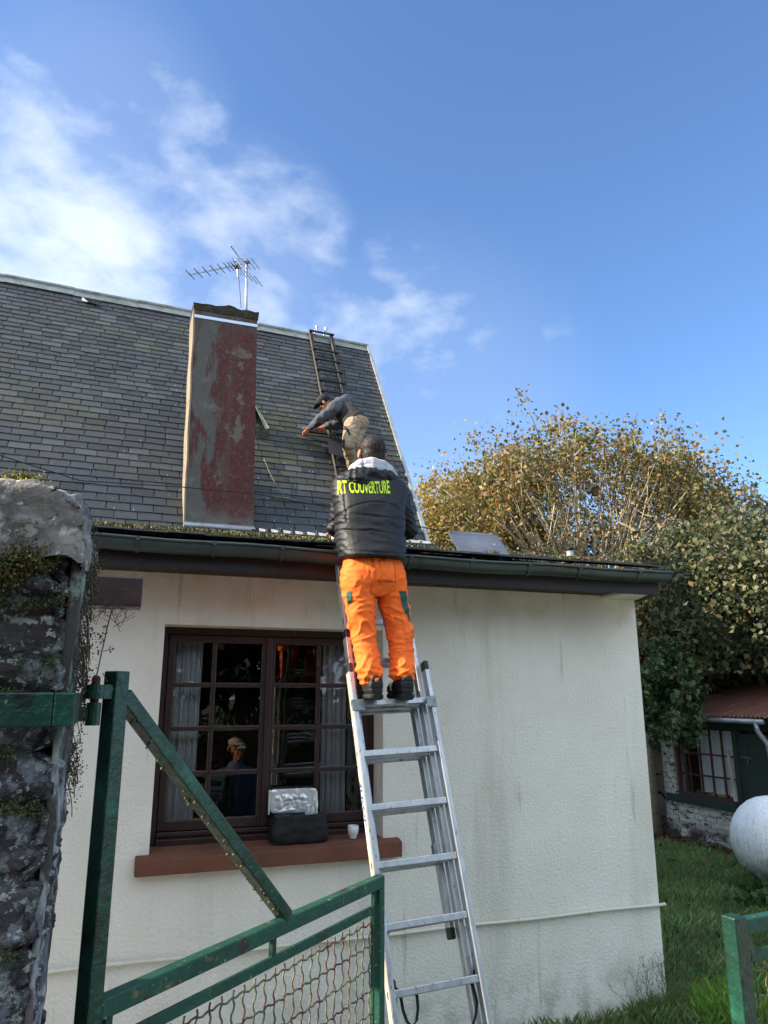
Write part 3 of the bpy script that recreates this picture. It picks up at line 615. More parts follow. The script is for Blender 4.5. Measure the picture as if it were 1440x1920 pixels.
# ================================================================ ALUMINIUM LADDER
LU = V((-.047, .32, 1.0)).normalized(); LE = (V((1, 0, 0))-LU*LU.x).normalized(); LN = LE.cross(LU).normalized()   # up, across, toward camera
if LN.y > 0: LN = -LN
def lad(z, x=0.0, n=0.0):   # point at height z on the front rung plane, x across from centre line
    base = V((1.523, 4.12, 2.13)); k = (z-2.13)/LU.z; return base+LU*k+LE*x+LN*n
ld = thing('extension_ladder', 'worn three section aluminium ladder leaning on the gutter under the man in orange trousers', 'ladder', (1.62, 3.44, 0))
def rail(z0, z1, x, n, w=.026, d=.062, name='rail', m=None, side=0):
    mb = MB(); a, b = lad(z0, x, n), lad(z1, x, n)
    mb.bar(a, b, w, d, LE)
    r_ = mb.build(name, m or M_alu, ld, bevel=.003)
    if side:
        e = MB(); e.bar(lad(z0+.01, x+side*(w/2+.0012), n), lad(z1-.01, x+side*(w/2+.0012), n), .0016, d-.008, LE); e.build('rail_side', M_aluL, r_)
        for k in range(-10, 10):
            z = 2.14-.2645*k; e = MB()
            if z0+.05 < z < z1-.03: e.bar(lad(z-.014, x+side*(w/2+.003), n+.006), lad(z+.014, x+side*(w/2+.003), n+.006), .002, .008, LE); e.build('slot', M_black, r_)
    return r_
XA, XB, XC = .236, .206, .178
railA = None
for s in (-1, 1):
    r_ = rail(0.02, 2.33, s*XA, 0, side=(-1 if s < 0 else 0)); railA = railA or r_
    rail(.30, 2.55, s*XB, -.067, side=(-1 if s < 0 else 0))
    rail(1.02 if s > 0 else 1.10, 3.34, s*XC, -.134, side=(-1 if s < 0 else 0))
    for z, x, n in ((2.335, XA, 0), (2.56, XB, -.067), (.30, XB, -.067), (1.015, XC, -.134)):
        if z == 1.015 and s < 0: z = 1.08
        c = MB(); c.bar(lad(z-.028, s*x, n), lad(z+.028, s*x, n), .031, .067, LE); c.build('end_cap', M_black, ld, bevel=.009)
    b = MB(); b.bar(lad(2.095, s*(XA-.012), .036), lad(2.155, s*(XA-.012), .036), .075 if s < 0 else .062, .006, LE); b.build('guide_bracket', M_steel, ld, bevel=.002)
    b = MB(); b.bar(lad(1.36, s*(XC+(-.03 if s > 0 else .03)), -.10), lad(1.42, s*(XC+(-.03 if s > 0 else .03)), -.10), .02, .04, LE); b.build('rung_hook', M_steel, ld, bevel=.006)
    b = MB(); b.bar(lad(0.0, s*XA, 0), lad(.05, s*XA, 0), .034, .072, LE); b.build('foot', M_black, ld, bevel=.006)
for k in range(-5, 8):
    z = 2.14-.2645*k
    if .1 < z < 2.2:
        m = MB(); m.bar(lad(z, -XA+.014, 0), lad(z, XA-.014, 0), .034, .030, LU); m.build('rung', M_alu, ld, bevel=.004)
    if .35 < z < 2.5:
        m = MB(); m.bar(lad(z-.006, -XB+.014, -.067), lad(z-.006, XB-.014, -.067), .030, .028, LU); m.build('rung', M_alu, ld, bevel=.004)
    if 1.1 < z < 3.3:
        m = MB(); m.bar(lad(z-.010, -XC+.014, -.134), lad(z-.010, XC-.014, -.134), .030, .028, LU); m.build('rung', M_alu, ld, bevel=.004)
# sticker with blue lettering on the outer left rail side
def sticker(z0, z1, colr, n_off=0, wd=.04, name='sticker', th=.0012, x=None):
    e = MB(); xx = -XA-.013-.0030 if x is None else x; e.bar(lad(z0, xx, n_off), lad(z1, xx, n_off), th, wd, LE); return e.build(name, colr, railA)
M_stick = mat('white_sticker', [(.3, '#c9c6bd'), (.7, '#dedbd2')], 30, rough=.5, bump=0, over=[dict(scale=60, lo=.62, hi=.7, col='#8d8a80', amt=.7)])
sticker(1.40, 2.06, M_stick)
def text_mesh(body, size, ext=.002, off=.0, shear=0.0, bold=0.0):
    cu = bpy.data.curves.new('t', 'FONT'); cu.body = body; cu.size = size; cu.extrude = ext; cu.offset = bold; cu.shear = shear; cu.align_x = 'CENTER'; cu.resolution_u = 4
    o = bpy.data.objects.new('t', cu); COL.objects.link(o); dg = bpy.context.evaluated_depsgraph_get(); me = bpy.data.meshes.new_from_object(o.evaluated_get(dg)); bpy.data.objects.remove(o); return me
def place_text(me, o, ax, ay, az):
    me.transform(Matrix(((ax.x, ay.x, az.x, o.x), (ax.y, ay.y, az.y, o.y), (ax.z, ay.z, az.z, o.z), (0, 0, 0, 1))))
tm = text_mesh('2LKOP', .052, .0006, shear=.2, bold=.0012); place_text(tm, lad(1.64, -XA-.0172, -.016), -LU*1.45, -LN*-.8, -LE)
link('lettering', tm, mat('blue_print', '#1d3f8f', rough=.5, bump=0), railA)
mk = MB()
for i in range(26):
    z = 1.80+i*.0088; mk.bar(lad(z, -XA-.0172, -.008+rr.uniform(-.004, .004)), lad(z+rr.uniform(.002, .006), -XA-.0172, -.008), .0012, rr.uniform(.006, .018), LE)
mk.build('small_print', M_black, railA)
# webbing straps between the sections near the foot
st = MB()
def ribbon(mb, pts, w, sd):
    pts = [V(p) for p in pts]; sd = V(sd).normalized(); vs = []
    for p in pts: vs += [p-sd*w/2, p+sd*w/2, p+sd*w/2+V((0, .0025, 0)), p-sd*w/2+V((0, .0025, 0))]
    n = len(pts); mb.add(vs, [(i*4+j, i*4+(j+1) % 4, (i+1)*4+(j+1) % 4, (i+1)*4+j) for i in range(n-1) for j in range(4)]+[(3, 2, 1, 0), (4*n-4, 4*n-3, 4*n-2, 4*n-1)])
def lp(px, py, n=-.03):   # point on the ladder plane seen at a pixel
    o = lad(2.13, 0, n); r = ray(px, py); cpos = V((0, 0, H)); return cpos+r*((o-cpos).dot(LN)/r.dot(LN))
ribbon(st, [lp(a, b) for a, b in ((737, 1848), (745, 1856), (752, 1872), (756, 1895), (763, 1915), (772, 1926), (781, 1915), (784, 1890), (782, 1868), (775, 1855), (766, 1852), (760, 1856))], .016, (1, .2, .2))
st.build('strap', M_strap, ld); st = MB()
ribbon(st, [lp(a, b, -.02) for a, b in ((889, 1818), (889, 1832), (885, 1845), (891, 1862), (895, 1880), (892, 1905), (886, 1925), (884, 1945))], .014, (1, .1, .1))
st.build('strap', M_strap, ld)
b = MB(); b.obox(lp(736, 1846, -.02), (.014, 0, 0), (0, .012, 0), (0, .005, .017)); b.build('strap_clip', M_black, ld, bevel=.003)
b = MB(); b.tube([lp(890, 1815, -.02)+V((.012*math.cos(a), 0, .016*math.sin(a))) for a in [i*math.pi/5 for i in range(11)]], .003, 6); b.build('strap_ring', M_steel, ld)
# ================================================================ PEOPLE
M_skin = mat('skin', [(.3, '#a8684c'), (.7, '#bd8062')], 14, rough=.55, bump=.1, spec=.4)
M_hair = mat('dark_hair', [(.3, '#140f0d'), (.7, '#261b16')], 90, rough=.6, bump=.5, bscale=260, bdist=.003, stretch=(2, 2, .4), bstretch=(1.6, 1.6, .35))
M_jack = mat('black_padded_nylon', [(.3, '#0e0f12'), (.7, '#17181b')], 9, rough=.55, bump=.35, bscale=30, bdist=.006, spec=.35, bstretch=(.6, 1, 2))
M_hood = mat('grey_marl_fleece', [(.3, '#9a9ca3'), (.7, '#b4b6bb')], 60, rough=.95, bump=.4, bscale=160, bdist=.002)
M_oran = mat('orange_twill', [(.3, '#f5651f'), (.7, '#ff7c34')], 6, rough=.8, bump=.25, bscale=300, bdist=.001, spec=.25, over=[dict(scale=4, lo=.5, hi=.7, col='#c9501c', amt=.5), dict(scale=17, lo=.62, hi=.75, col='#9a3f1c', amt=.45), dict(scale=70, lo=.76, hi=.78, col='#3a1d14', amt=.8)])
M_patch = mat('green_twill', [(.3, '#12453f'), (.7, '#1b5a50')], 12, rough=.85, bump=.2, bscale=300, over=[dict(scale=22, lo=.62, hi=.72, col='#3c6f66', amt=.5)])
M_shoe = mat('black_shoe', [(.3, '#0c0c0e'), (.7, '#17171a')], 20, rough=.65, bump=.4, bscale=90, bdist=.002)
M_sole = mat('rubber_sole', '#0a0a0b', rough=.7, bump=.3)
M_lime = mat('lime_print', [(.3, '#b2d414'), (.7, '#cdec2a')], 60, rough=.7, bump=.5, bscale=90, over=[dict(scale=90, lo=.66, hi=.70, col='#3a4010', amt=.8)])
M_cap = mat('black_cap_cloth', '#0f0f12', rough=.85, bump=.2, bscale=300)
M_grey = mat('grey_softshell', [(.3, '#3c4149'), (.7, '#4b5058')], 12, rough=.85, bump=.3, bscale=200, bdist=.002)
M_dark = mat('dark_brown_softshell', [(.3, '#1e1a1b'), (.7, '#2b2525')], 9, rough=.85, bump=.2)
M_khaki = mat('dusty_khaki', [(.3, '#85735c'), (.7, '#a08c70')], 9, rough=.9, bump=.4, bscale=200, bdist=.002, over=[dict(scale=8, lo=.56, hi=.68, col='#4d463e', amt=.7)])
def head(mb, c, fw, up, s=1.0):   # skull, jaw, nose, ears, brow, lips
    c, fw, up = V(c), V(fw).normalized(), V(up).normalized(); up = (up-fw*up.dot(fw)).normalized(); sd = fw.cross(up)
    P = lambda a, b, d: c+sd*a*s+fw*b*s+up*d*s
    mb.ball(P(0, -.012, .03), sd*.076*s, fw*.096*s, up*.092*s); mb.ball(P(0, .012, -.035), sd*.058*s, fw*.075*s, up*.078*s)
    mb.ball(P(0, .055, -.088), sd*.032*s, fw*.03*s, up*.024*s); mb.caps(P(0, .083, .012), P(0, .105, -.022), .009*s, .014*s)
    mb.caps(P(-.035, .078, .022), P(.035, .078, .022), .010*s, .010*s); mb.caps(P(-.017, .083, -.058), P(.017, .083, -.058), .008*s, .008*s)
    for k in (-1, 1):
        mb.ball(P(k*.086, -.008, -.012), sd*.011*s+fw*-.006*s, fw*.020*s, up*.034*s); mb.ball(P(k*.036, .062, -.02), sd*.022*s, fw*.02*s, up*.02*s)
    return P
def hand(mb, w_, d, nrm, s=1.0, curl=.5, thumb=1):   # palm, four fingers in two bends, thumb from the side
    w_, d, nrm = V(w_), V(d).normalized(), V(nrm).normalized(); nrm = (nrm-d*nrm.dot(d)).normalized(); sd = d.cross(nrm)
    mb.ball(w_+d*.045*s, sd*.041*s, d*.055*s, nrm*.015*s)
    mb.caps(w_-d*.03*s, w_+d*.01*s, .026*s, .025*s)
    for i, L_ in enumerate((.072, .082, .076, .060)):
        o = w_+d*(.088-.004*abs(i-1))*s+sd*(.0315-.021*i)*s; a = curl*.6; p1 = o+(d*math.cos(a)-nrm*math.sin(a))*L_*.5*s; a2 = curl*1.6
        p2 = p1+(d*math.cos(a2)-nrm*math.sin(a2))*L_*.5*s
        mb.caps(o-d*.02*s, p1, .0092*s, .0082*s, 8); mb.caps(p1, p2, .0080*s, .0068*s, 8)
    o = w_+d*.022*s+sd*.034*s*thumb; p1 = o+(sd*thumb*.6+d*.7-nrm*.25).normalized()*.036*s; p2 = p1+(sd*thumb*.25+d*.9-nrm*.4).normalized()*.03*s
    mb.caps(o-sd*thumb*.012*s, p1, .0125*s, .010*s, 8); mb.caps(p1, p2, .0098*s, .008*s, 8)
def shoe(mb, heel, fw, s=1.0, L_=.28, wdt=.052):
    heel, fw = V(heel), V(fw).normalized(); up = V((0, 0, 1)); sd = fw.cross(up).normalized(); up = sd.cross(fw)
    R_ = []
    for t, hw, h0, h1 in ((-.004, .022, .02, .055), (.0, .032, .0, .085), (.03, .038, .0, .105), (.09, .038, .0, .10), (.14, .043, .0, .078), (.20, .05, .0, .062), (.25, .043, .0, .052), (.28, .022, .008, .035)):
        k = L_/.28; R_.append((heel+fw*t*k+up*(h0+h1)/2*s, sd*hw*s, up*(h1-h0)/2*s))
    mb.loft(R_, 18, 2.6)
def soles(mb, heel, fw, s=1.0, L_=.28):
    heel, fw = V(heel), V(fw).normalized(); up = V((0, 0, 1)); sd = fw.cross(up).normalized(); up = sd.cross(fw); R_ = []
    for t, hw in ((-.008, .024), (0, .036), (.03, .043), (.09, .041), (.14, .046), (.20, .053), (.25, .046), (.284, .024)):
        k = L_/.28; R_.append((heel+fw*t*k-up*.006*s, sd*hw*s, up*.017*s))
    mb.loft(R_, 24, 2.8)
def wrinkle(sc, amp, st=(1, 1, 1), seed=0, ridged=True):
    def f(p, nn_):
        q = V((p.x*st[0]*sc+seed, p.y*st[1]*sc, p.z*st[2]*sc)); w_ = noise.noise(q*.45+V((seed, 3, 1)))*1.3
        v = noise.noise(q+V((w_, w_, w_*2)))
        return amp*((1-abs(v)*2.4) if ridged else v)
    return f
# ---- man on the ladder -----------------------------------------------------
man = thing('person', 'man in black jacket and orange work trousers standing on the aluminium ladder, seen from behind', 'person', (1.47, 4.12, 2.16))
hc = at(697, 851, Y=4.47)
body = MB(); P_ = head(body, hc, (.16, 1, .12), (0, -.18, 1), 1.0)
neckb = V((1.50, 4.41, 3.60)); body.loft([(hc+V((0, -.03, -.07)), (.055, 0, 0), (0, .055, 0)), (neckb, (.065, 0, 0), (0, .062, 0)), (V((1.49, 4.39, 3.52)), (.12, 0, 0), (0, .08, 0)), (V((1.47, 4.36, 3.42)), (.18, 0, 0), (0, .10, 0)), (V((1.44, 4.30, 3.15)), (.15, 0, 0), (0, .09, 0)), (V((1.42, 4.24, 2.95)), (.15, 0, 0), (0, .09, 0)), (V((1.43, 4.23, 2.85)), (.14, 0, 0), (0, .08, 0))], 20)
shL, shR = V((1.292, 4.38, 3.44)), V((1.655, 4.38, 3.45)); elL, elR = V((1.275, 4.47, 3.22)), V((1.735, 4.44, 3.235)); haL, haR = V((1.31, 4.62, 3.235)), V((1.635, 4.64, 3.23))
for a, b, c, sgn in ((shL, elL, haL, 1), (shR, elR, haR, -1)):
    body.caps(a, b, .05, .04); body.caps(b, c, .038, .026); hand(body, c, (c-b).normalized()*.6+V((0, .4, -.1)), V((0, 0, 1)), .95, 1.25, -sgn)
hipL, hipR = V((1.355, 4.22, 2.88)), V((1.51, 4.22, 2.88)); knL, knR = V((1.345, 4.20, 2.52)), V((1.565, 4.20, 2.52)); anL, anR = V((1.385, 4.10, 2.25)), V((1.566, 4.10, 2.25))
for a, b, c in ((hipL, knL, anL), (hipR, knR, anR)):
    body.caps(a, b, .075, .05); body.caps(b, c, .048, .035); body.caps(c, c+V((0, .1, -.05)), .035, .03)
bme = remesh(body, .0075, 2, .5); link('body', bme, M_skin, man)
# trousers
tr = MB()
def ringpx(y, xl, xr, Y, hd, dz=0):
    a, b = at(xl, y, Y=Y), at(xr, y, Y=Y); c = (a+b)/2; return (c, V(((b.x-a.x)/2, 0, 0)), V((0, hd, 0)))
tr.loft([ringpx(1030, 650, 746, 4.23, .10), ringpx(1052, 645, 752, 4.22, .115), ringpx(1075, 638, 758, 4.21, .135), ringpx(1100, 639, 760, 4.21, .13), ringpx(1112, 643, 760, 4.21, .11), ringpx(1120, 655, 748, 4.21, .09)], 28, 2.3)
tr.loft([ringpx(1085, 640, 700, 4.21, .12), ringpx(1118, 643, 701, 4.21, .108), ringpx(1145, 650, 703, 4.20, .098), ringpx(1175, 655, 704, 4.19, .088), ringpx(1205, 661, 706, 4.17, .08), ringpx(1235, 666, 712, 4.14, .08), ringpx(1255, 669, 716, 4.11, .085), ringpx(1270, 672, 717, 4.10, .088), ringpx(1284, 676, 712, 4.10, .086)], 24, 2.2)
tr.loft([ringpx(1085, 704, 758, 4.21, .12), ringpx(1118, 708, 762, 4.21, .108), ringpx(1145, 716, 767, 4.20, .098), ringpx(1175, 724, 771, 4.19, .088), ringpx(1205, 729, 774, 4.17, .08), ringpx(1232, 731, 776, 4.14, .08), ringpx(1250, 732, 777, 4.11, .085), ringpx(1264, 732, 776, 4.10, .088), ringpx(1277, 736, 771, 4.10, .086)], 24, 2.2)
tme = remesh(tr, .0065, 5, .6)
def fgauss(v, c, s_): return math.exp(-((v-c)/s_)**2)
def crease(sc, amp, st, seed, w_=6.0):
    def f(p, nn_):
        q = V((p.x*st[0]*sc+seed, p.y*st[1]*sc, p.z*st[2]*sc)); k = noise.noise(q*.5+V((seed, 3, 1)))*1.1; v = noise.noise(q+V((k, k, k*2)))
        return amp*(max(0, 1-abs(v)*w_)**1.3-.25)
    return f
w1 = crease(6.5, .0125, (1.3, .8, 2.0), 3, 5.0); w2 = crease(12, .005, (1.1, 1, 1.8), 8, 4.0); w3 = wrinkle(4, .006, (1, 1, 1.2), 5, False)
def ftr(p, nn_):
    cx_ = 1.345 if p.x < 1.455 else 1.565
    k = .5+.7*fgauss(p.z, 2.60, .13)+.6*fgauss(p.z, 2.30, .09)
    v = w1(p, nn_)*k+w2(p, nn_)*(.5+.6*fgauss(p.z, 2.3, .2))+w3(p, nn_)
    # stacked folds at the cuffs and slanting pulls behind the knees
    v += .005*fgauss(p.z, 2.29, .055)*math.sin((p.z+.25*(p.x-cx_)+.02*noise.noise(p*12))*150)
    v += .003*fgauss(p.z, 2.56, .12)*math.sin((p.z+.45*abs(p.x-cx_)+.03*noise.noise(p*7))*75)
    # centre seam
    if p.z > 2.80 and nn_.y < 0: v -= .010*fgauss(p.x, 1.43, .008)
    return v-.003
displace(tme, ftr)
def smooth_me(me, it=1, fac=.5):
    bm = bmesh.new(); bm.from_mesh(me)
    for _ in range(it): bmesh.ops.smooth_vert(bm, verts=bm.verts, factor=fac, use_axis_x=True, use_axis_y=True, use_axis_z=True)
    bm.to_mesh(me); bm.free(); me.update()
smooth_me(tme, 1, .5)
trousers = link('trousers', tme, M_oran, man, True)
jk = MB()
jk.loft([ringpx(1051, 640, 756, 4.215, .16), ringpx(1040, 637, 757, 4.225, .165), ringpx(1010, 632, 756, 4.26, .155), ringpx(980, 630, 755, 4.29, .158), ringpx(950, 629, 757, 4.33, .155), ringpx(932, 622, 762, 4.365, .15), ringpx(915, 622, 762, 4.38, .142), ringpx(903, 627, 757, 4.39, .13), ringpx(894, 637, 748, 4.41, .11), ringpx(886, 655, 736, 4.43, .08)], 32, 2.4)
for a, b, c, s_ in ((shL+V((.01, 0, 0)), elL, haL, -1), (shR, elR+V((.012, 0, 0)), haR, 1)):
    jk.caps(a, a+(b-a)*.5, .077, .072); jk.caps(a+(b-a)*.45, b, .073, .066); jk.caps(b, b+(c-b)*.8, .066, .043)
jme = remesh(jk, .007, 4, .6)
j1 = wrinkle(5, .006, (.8, .8, 2.2), 11, False); j2 = wrinkle(9, .0035, (.7, 1, 2.4), 2); 
hemz = at(700, 1045, Y=4.1).z
seams = [at(700, y, Y=4.16).z for y in (939, 969, 1000)]
def fjk(p, nn_):
    tors = 1.21 < p.x < 1.70
    v = j1(p, nn_)*(.6+.9*fgauss(p.z, seams[2], .1))+j2(p, nn_)
    if tors and nn_.y < .3:
        for i, sz in enumerate(seams):
            zz = sz-(.06 if i < 1 else -.01)*((p.x-1.46)/.2)**2+.008*noise.noise(V((p.x*9, i, 0)))
            v -= .008*fgauss(p.z, zz, .006)
            v += .004*fgauss(p.z, zz-.03, .025)
        v -= .006*fgauss(p.z, hemz+.022+.02*((p.x-1.42)/.2)**2, .004)
        # armhole seams
        v -= .007*fgauss(p.x, 1.252, .005)*(3.2 < p.z < 3.38)+.007*fgauss(p.x, 1.665-.02*max(0, 3.4-p.z), .006)*(p.z > 3.15)
    if p.x > 1.67 or p.x < 1.245: v += .0018*math.sin((p.z*1.0+p.x*.5+.02*noise.noise(p*10))*170)
    return v
displace(jme, fjk)
jacket = link('jacket', jme, M_jack, man, True)
bvj = BVHTree.FromPolygons([v.co+wloc(man) for v in jme.vertices], [tuple(p.vertices) for p in jme.polygons])
# lettering laid on the back
tm = text_mesh('RT COUVERTURE', .1, .0, shear=.12, bold=.0028)
xs = [v.co.x for v in tm.vertices]; ys = [v.co.y for v in tm.vertices]; x0, x1 = min(xs), max(xs)
bm = bmesh.new(); bm.from_mesh(tm); bmesh.ops.triangulate(bm, faces=bm.faces)
for _ in range(2): bmesh.ops.subdivide_edges(bm, edges=[e for e in bm.edges if e.calc_length() > .012], cuts=1)
wl, wr = at(637, 915, Y=4.24), at(730, 915, Y=4.24)
cen = 0
for v in bm.verts:
    u = (v.co.x-x0)/(x1-x0); hgt = v.co.y/.073
    base = at(700, 926.5-5.0*u-9*(1-(2*u-1)**2)*.25*-1, Y=4.22).z-.010*(1-abs(2*u-1))*0; top = base+.094
    xx = wl.x+(wr.x-wl.x)*u; zz = base+(top-base)*hgt*(1-.12*(1-abs(2*u-1)))
    hit = bvj.ray_cast(V((xx, 3.5, zz)), V((0, 1, 0))); y = hit[0].y-.0028 if hit[0] else 4.25
    v.co = (xx, y, zz)
bm.to_mesh(tm); bm.free()
tlet = link('lettering', tm, M_lime, man); tlet.parent = jacket; tlet.matrix_parent_inverse = Matrix()
# hood bag of the jacket and grey hood of the sweatshirt
hb = MB(); q = lambda px, py, Y: at(px, py, Y=Y)
hb.ball(q(690, 895, 4.335), V((.165, 0, .012)), V((0, .085, .02)), V((0, -.03, .060)), 20, 12)
hb.ball(q(676, 904, 4.28), V((.095, 0, -.010)), V((0, .055, 0)), V((0, -.01, .048)), 16, 10)
hb.ball(q(716, 897, 4.31), V((.09, 0, .02)), V((0, .06, 0)), V((0, 0, .045)), 16, 10)
hme = remesh(hb, .006, 3, .5); wv = wrinkle(13, .008, (1.5, 1, 1), 21); wv2 = wrinkle(26, .0035, (1, 1, 1.6), 9); displace(hme, lambda p, n_: wv(p, n_)+wv2(p, n_)-.007*fgauss(p.z, q(672, 905, 4.27).z+.1*abs(p.x-1.39), .004))
link('jacket_hood', hme, M_jack, man, True)
gh = MB()
def arc(px, py, Y, r): return (q(px, py, Y), r)
pts = [arc(657, 892, 4.40, .026), arc(664, 881, 4.365, .038), arc(678, 874, 4.335, .047), arc(697, 872, 4.32, .050), arc(715, 875, 4.33, .046), arc(728, 882, 4.365, .038), arc(737, 892, 4.42, .028), arc(735, 900, 4.47, .022)]
gh.tube([p for p, r in pts], [r for p, r in pts], 14)
pts = [arc(658, 892, 4.40, .022), arc(671, 882, 4.335, .040), arc(697, 881, 4.30, .046), arc(722, 884, 4.33, .042), arc(739, 894, 4.40, .026)]
gh.tube([p for p, r in pts], [r for p, r in pts], 14)
gme = remesh(gh, .006, 3, .6); wg = wrinkle(12, .005, (1, 1, 1.4), 31); displace(gme, lambda p, n_: wg(p, n_)-.008*fgauss(p.x, q(681, 880, 4.33).x+.15*(p.z-3.7), .005))
link('grey_hood', gme, M_hood, man, True)
# hair
hr = MB(); hr.ball(P_(0, -.014, .030), V((.084, 0, 0)), V((0, .102, .01)), V((0, -.016, .094)), 24, 16); hr.ball(P_(0, -.052, -.02), V((.070, 0, 0)), V((0, .060, 0)), V((0, 0, .072)), 20, 14)
hrm = remesh(hr, .006, 2, .5); displace(hrm, lambda p, n_: .0018*noise.noise(p*45))
bm = bmesh.new(); bm.from_mesh(hrm)
face = [v for v in bm.verts if (v.co-P_(0, .06, -.03)).length < .075]; bmesh.ops.delete(bm, geom=face, context='VERTS'); bm.to_mesh(hrm); bm.free()
hair = link('hair', hrm, M_hair, man, True)
hv = np.array([list(v.co+wloc(man)) for v in hrm.vertices]); hn = np.array([list(v.normal) for v in hrm.vertices]); ii = rng.integers(0, len(hv), 7000)
b0 = hv[ii]-hn[ii]*.002; dr = unit(hn[ii]*.35+np.array([0, -.1, -.75])+rng.normal(size=(7000, 3))*.3); ln = rng.uniform(.010, .018, (7000, 1)); sdv = unit(np.cross(dr, rng.normal(size=(7000, 3))))*.0012
so = quads('hair_strands', np.stack([b0-sdv, b0+sdv, b0+dr*ln], 1), mat('hair_strand', [(.4, '#2a1d17'), (.6, '#5a463a')], 200, rough=.4, bump=0), hair); so['kind'] = 'stuff'
# shoes
for nm, hx, px in (('shoe', 1.388, 697), ('shoe', 1.570, 753)):
    heel = V((hx, 4.015, 2.163)); fw = V((.08*(1 if hx > 1.5 else -1), 1, 0.02))
    sm_ = MB(); shoe(sm_, heel+V((0, 0, .012)), fw, 1.22, .29); sm_.caps(heel+V((0, .05, .09)), heel+V((0, .06, .125)), .044, .040)
    sme = remesh(sm_, .005, 3, .5); displace(sme, lambda p, n_: -.003*fgauss(p.z, 2.215, .004)-.003*fgauss(p.z, 2.255, .004)+.0012*noise.noise(p*70))
    so_ = link('shoe', sme, M_shoe, man, True)
    s2 = MB(); soles(s2, heel+V((0, 0, .014)), fw, 1.12, .295); s2.build('sole', M_sole, so_, smooth=False)
    lg = MB(); lg.obox(heel+V((0, .012, .118)), (.010, 0, .001), (0, .004, 0), (0, .001, .0028)); lg.build('logo', M_hood, so_)
# trouser patches, pocket
bvt = BVHTree.FromPolygons([v.co+wloc(man) for v in tme.vertices], [tuple(p.vertices) for p in tme.polygons])
def drape(name, poly, Y, m, parent, bv, off=.004, n=22, dirn=(0, 1, 0), smooth=True):
    P4 = [at(a, b, Y=Y) for a, b in poly]; d = V(dirn).normalized(); mb = MB(); vs = []; ok = []
    for j in range(n+1):
        for i in range(n+1):
            u, v = i/n, j/n; p = P4[0]*(1-u)*(1-v)+P4[1]*u*(1-v)+P4[2]*u*v+P4[3]*(1-u)*v
            h = bv.ray_cast(p-d*1.0, d); ok.append(h[0] is not None); vs.append((h[0]+h[1]*off) if h[0] else p)
    f_ = []
    for j in range(n):
        for i in range(n):
            ids = (j*(n+1)+i, j*(n+1)+i+1, (j+1)*(n+1)+i+1, (j+1)*(n+1)+i)
            if all(ok[k] for k in ids): f_.append(ids[::-1])
    mb.add(vs, f_); return mb.build(name, m, parent, smooth=smooth)
drape('cargo_patch', [(648, 1110), (659, 1107), (660, 1127), (651, 1134)], 4.14, M_patch, trousers, bvt, .006, dirn=(.55, 1, 0))
drape('thigh_panel', [(748, 1108), (764, 1108), (772.5, 1168), (757, 1142)], 4.1, M_patch, trousers, bvt, .003)
drape('back_pocket', [(704, 1044), (744, 1048), (746, 1090), (706, 1088)], 4.08, M_oran, trousers, bvt, .0045)
M_stitch = mat('dark_stitch', '#7a2a10', rough=.9, bump=0)
def stitch(pl, Y=4.05, r=.0011, off=.006):
    t_ = MB(); pts = []
    for (a, b) in zip(pl[:-1], pl[1:]):
        for k in range(8):
            p = at(a[0]+(b[0]-a[0])*k/8, a[1]+(b[1]-a[1])*k/8, Y=Y); h = bvt.ray_cast(p-V((0, .6, 0)), V((0, 1, 0)))
            if h[0]: pts.append(h[0]+h[1]*off)
    if len(pts) > 2: t_.tube(pts, r, 5); t_.build('stitching', M_stitch, trousers)
stitch([(704, 1044), (706, 1088), (746, 1090), (744, 1048)]); stitch([(709, 1085), (742, 1087)], off=.0065); stitch([(703, 1030), (702, 1075), (701, 1120)], off=.001)
stitch([(656, 1128), (665, 1140), (667, 1160), (659, 1185)], off=.001)
stitch([(726, 1042), (726, 1051)], r=.003)
# ---- roofer on the slates --------------------------------------------------
rf_ = thing('person', 'crouching roofer in black cap and khaki trousers working on the slates beside the roof ladder', 'person', RPpx(657, 886, .1))
SC = .90
bo = MB(); hd = RPpx(608, 757, .36); Ph = head(bo, hd, (-.75, .45, -.62), (-.35, .1, .9), .92)
shn, shf, hipn, hipf = RPpx(625, 768, .46), RPpx(650, 755, .30), RPpx(661, 797, .50), RPpx(676, 792, .36)
eln, han = RPpx(600, 787, .34), RPpx(581, 802, .09)
elf, haf = RPpx(632, 797, .20), RPpx(611, 799, .16)
chest, hipc = (shn+shf)/2, (hipn+hipf)/2
ax = (hipc-chest).normalized(); out_ = V((0, -.85, .53)); sdd = ax.cross(out_).normalized()
bo.caps(hd+(chest-hd)*.35, chest, .05, .07)
bo.loft([(chest-ax*.06, sdd*.06, out_*.06), (chest, sdd*.14, out_*.09), (chest+ax*.15, sdd*.13, out_*.10), (chest+ax*.3, sdd*.12, out_*.10), (hipc, sdd*.13, out_*.10), (hipc+ax*.05, sdd*.08, out_*.07)], 20)
kn, knf = RPpx(653, 834, .46), RPpx(664, 830, .36); ft, ftf = RPpx(661, 876, .17), RPpx(672, 868, .12)
for a, b, c in ((shn, eln, han), (shf, elf, haf)): bo.caps(a, b, .045, .038); bo.caps(b, c, .036, .026)
hand(bo, han, (-.5, .1, -.75), (.3, -.8, .3), .98, .9, 1); hand(bo, haf, (-.75, .1, -.45), (.1, -.9, .3), .98, .5, -1)
for a, b, c in ((hipn, kn, ft), (hipf, knf, ftf)): bo.caps(a, b, .07, .05); bo.caps(b, c, .048, .035)
link('body', remesh(bo, .008, 2, .5), M_skin, rf_, True)
tp = MB()
for a, b, c in ((hipn, kn, ft), (hipf, knf, ftf)):
    tp.caps(a, b, .105, .078); tp.caps(b, c, .075, .058)
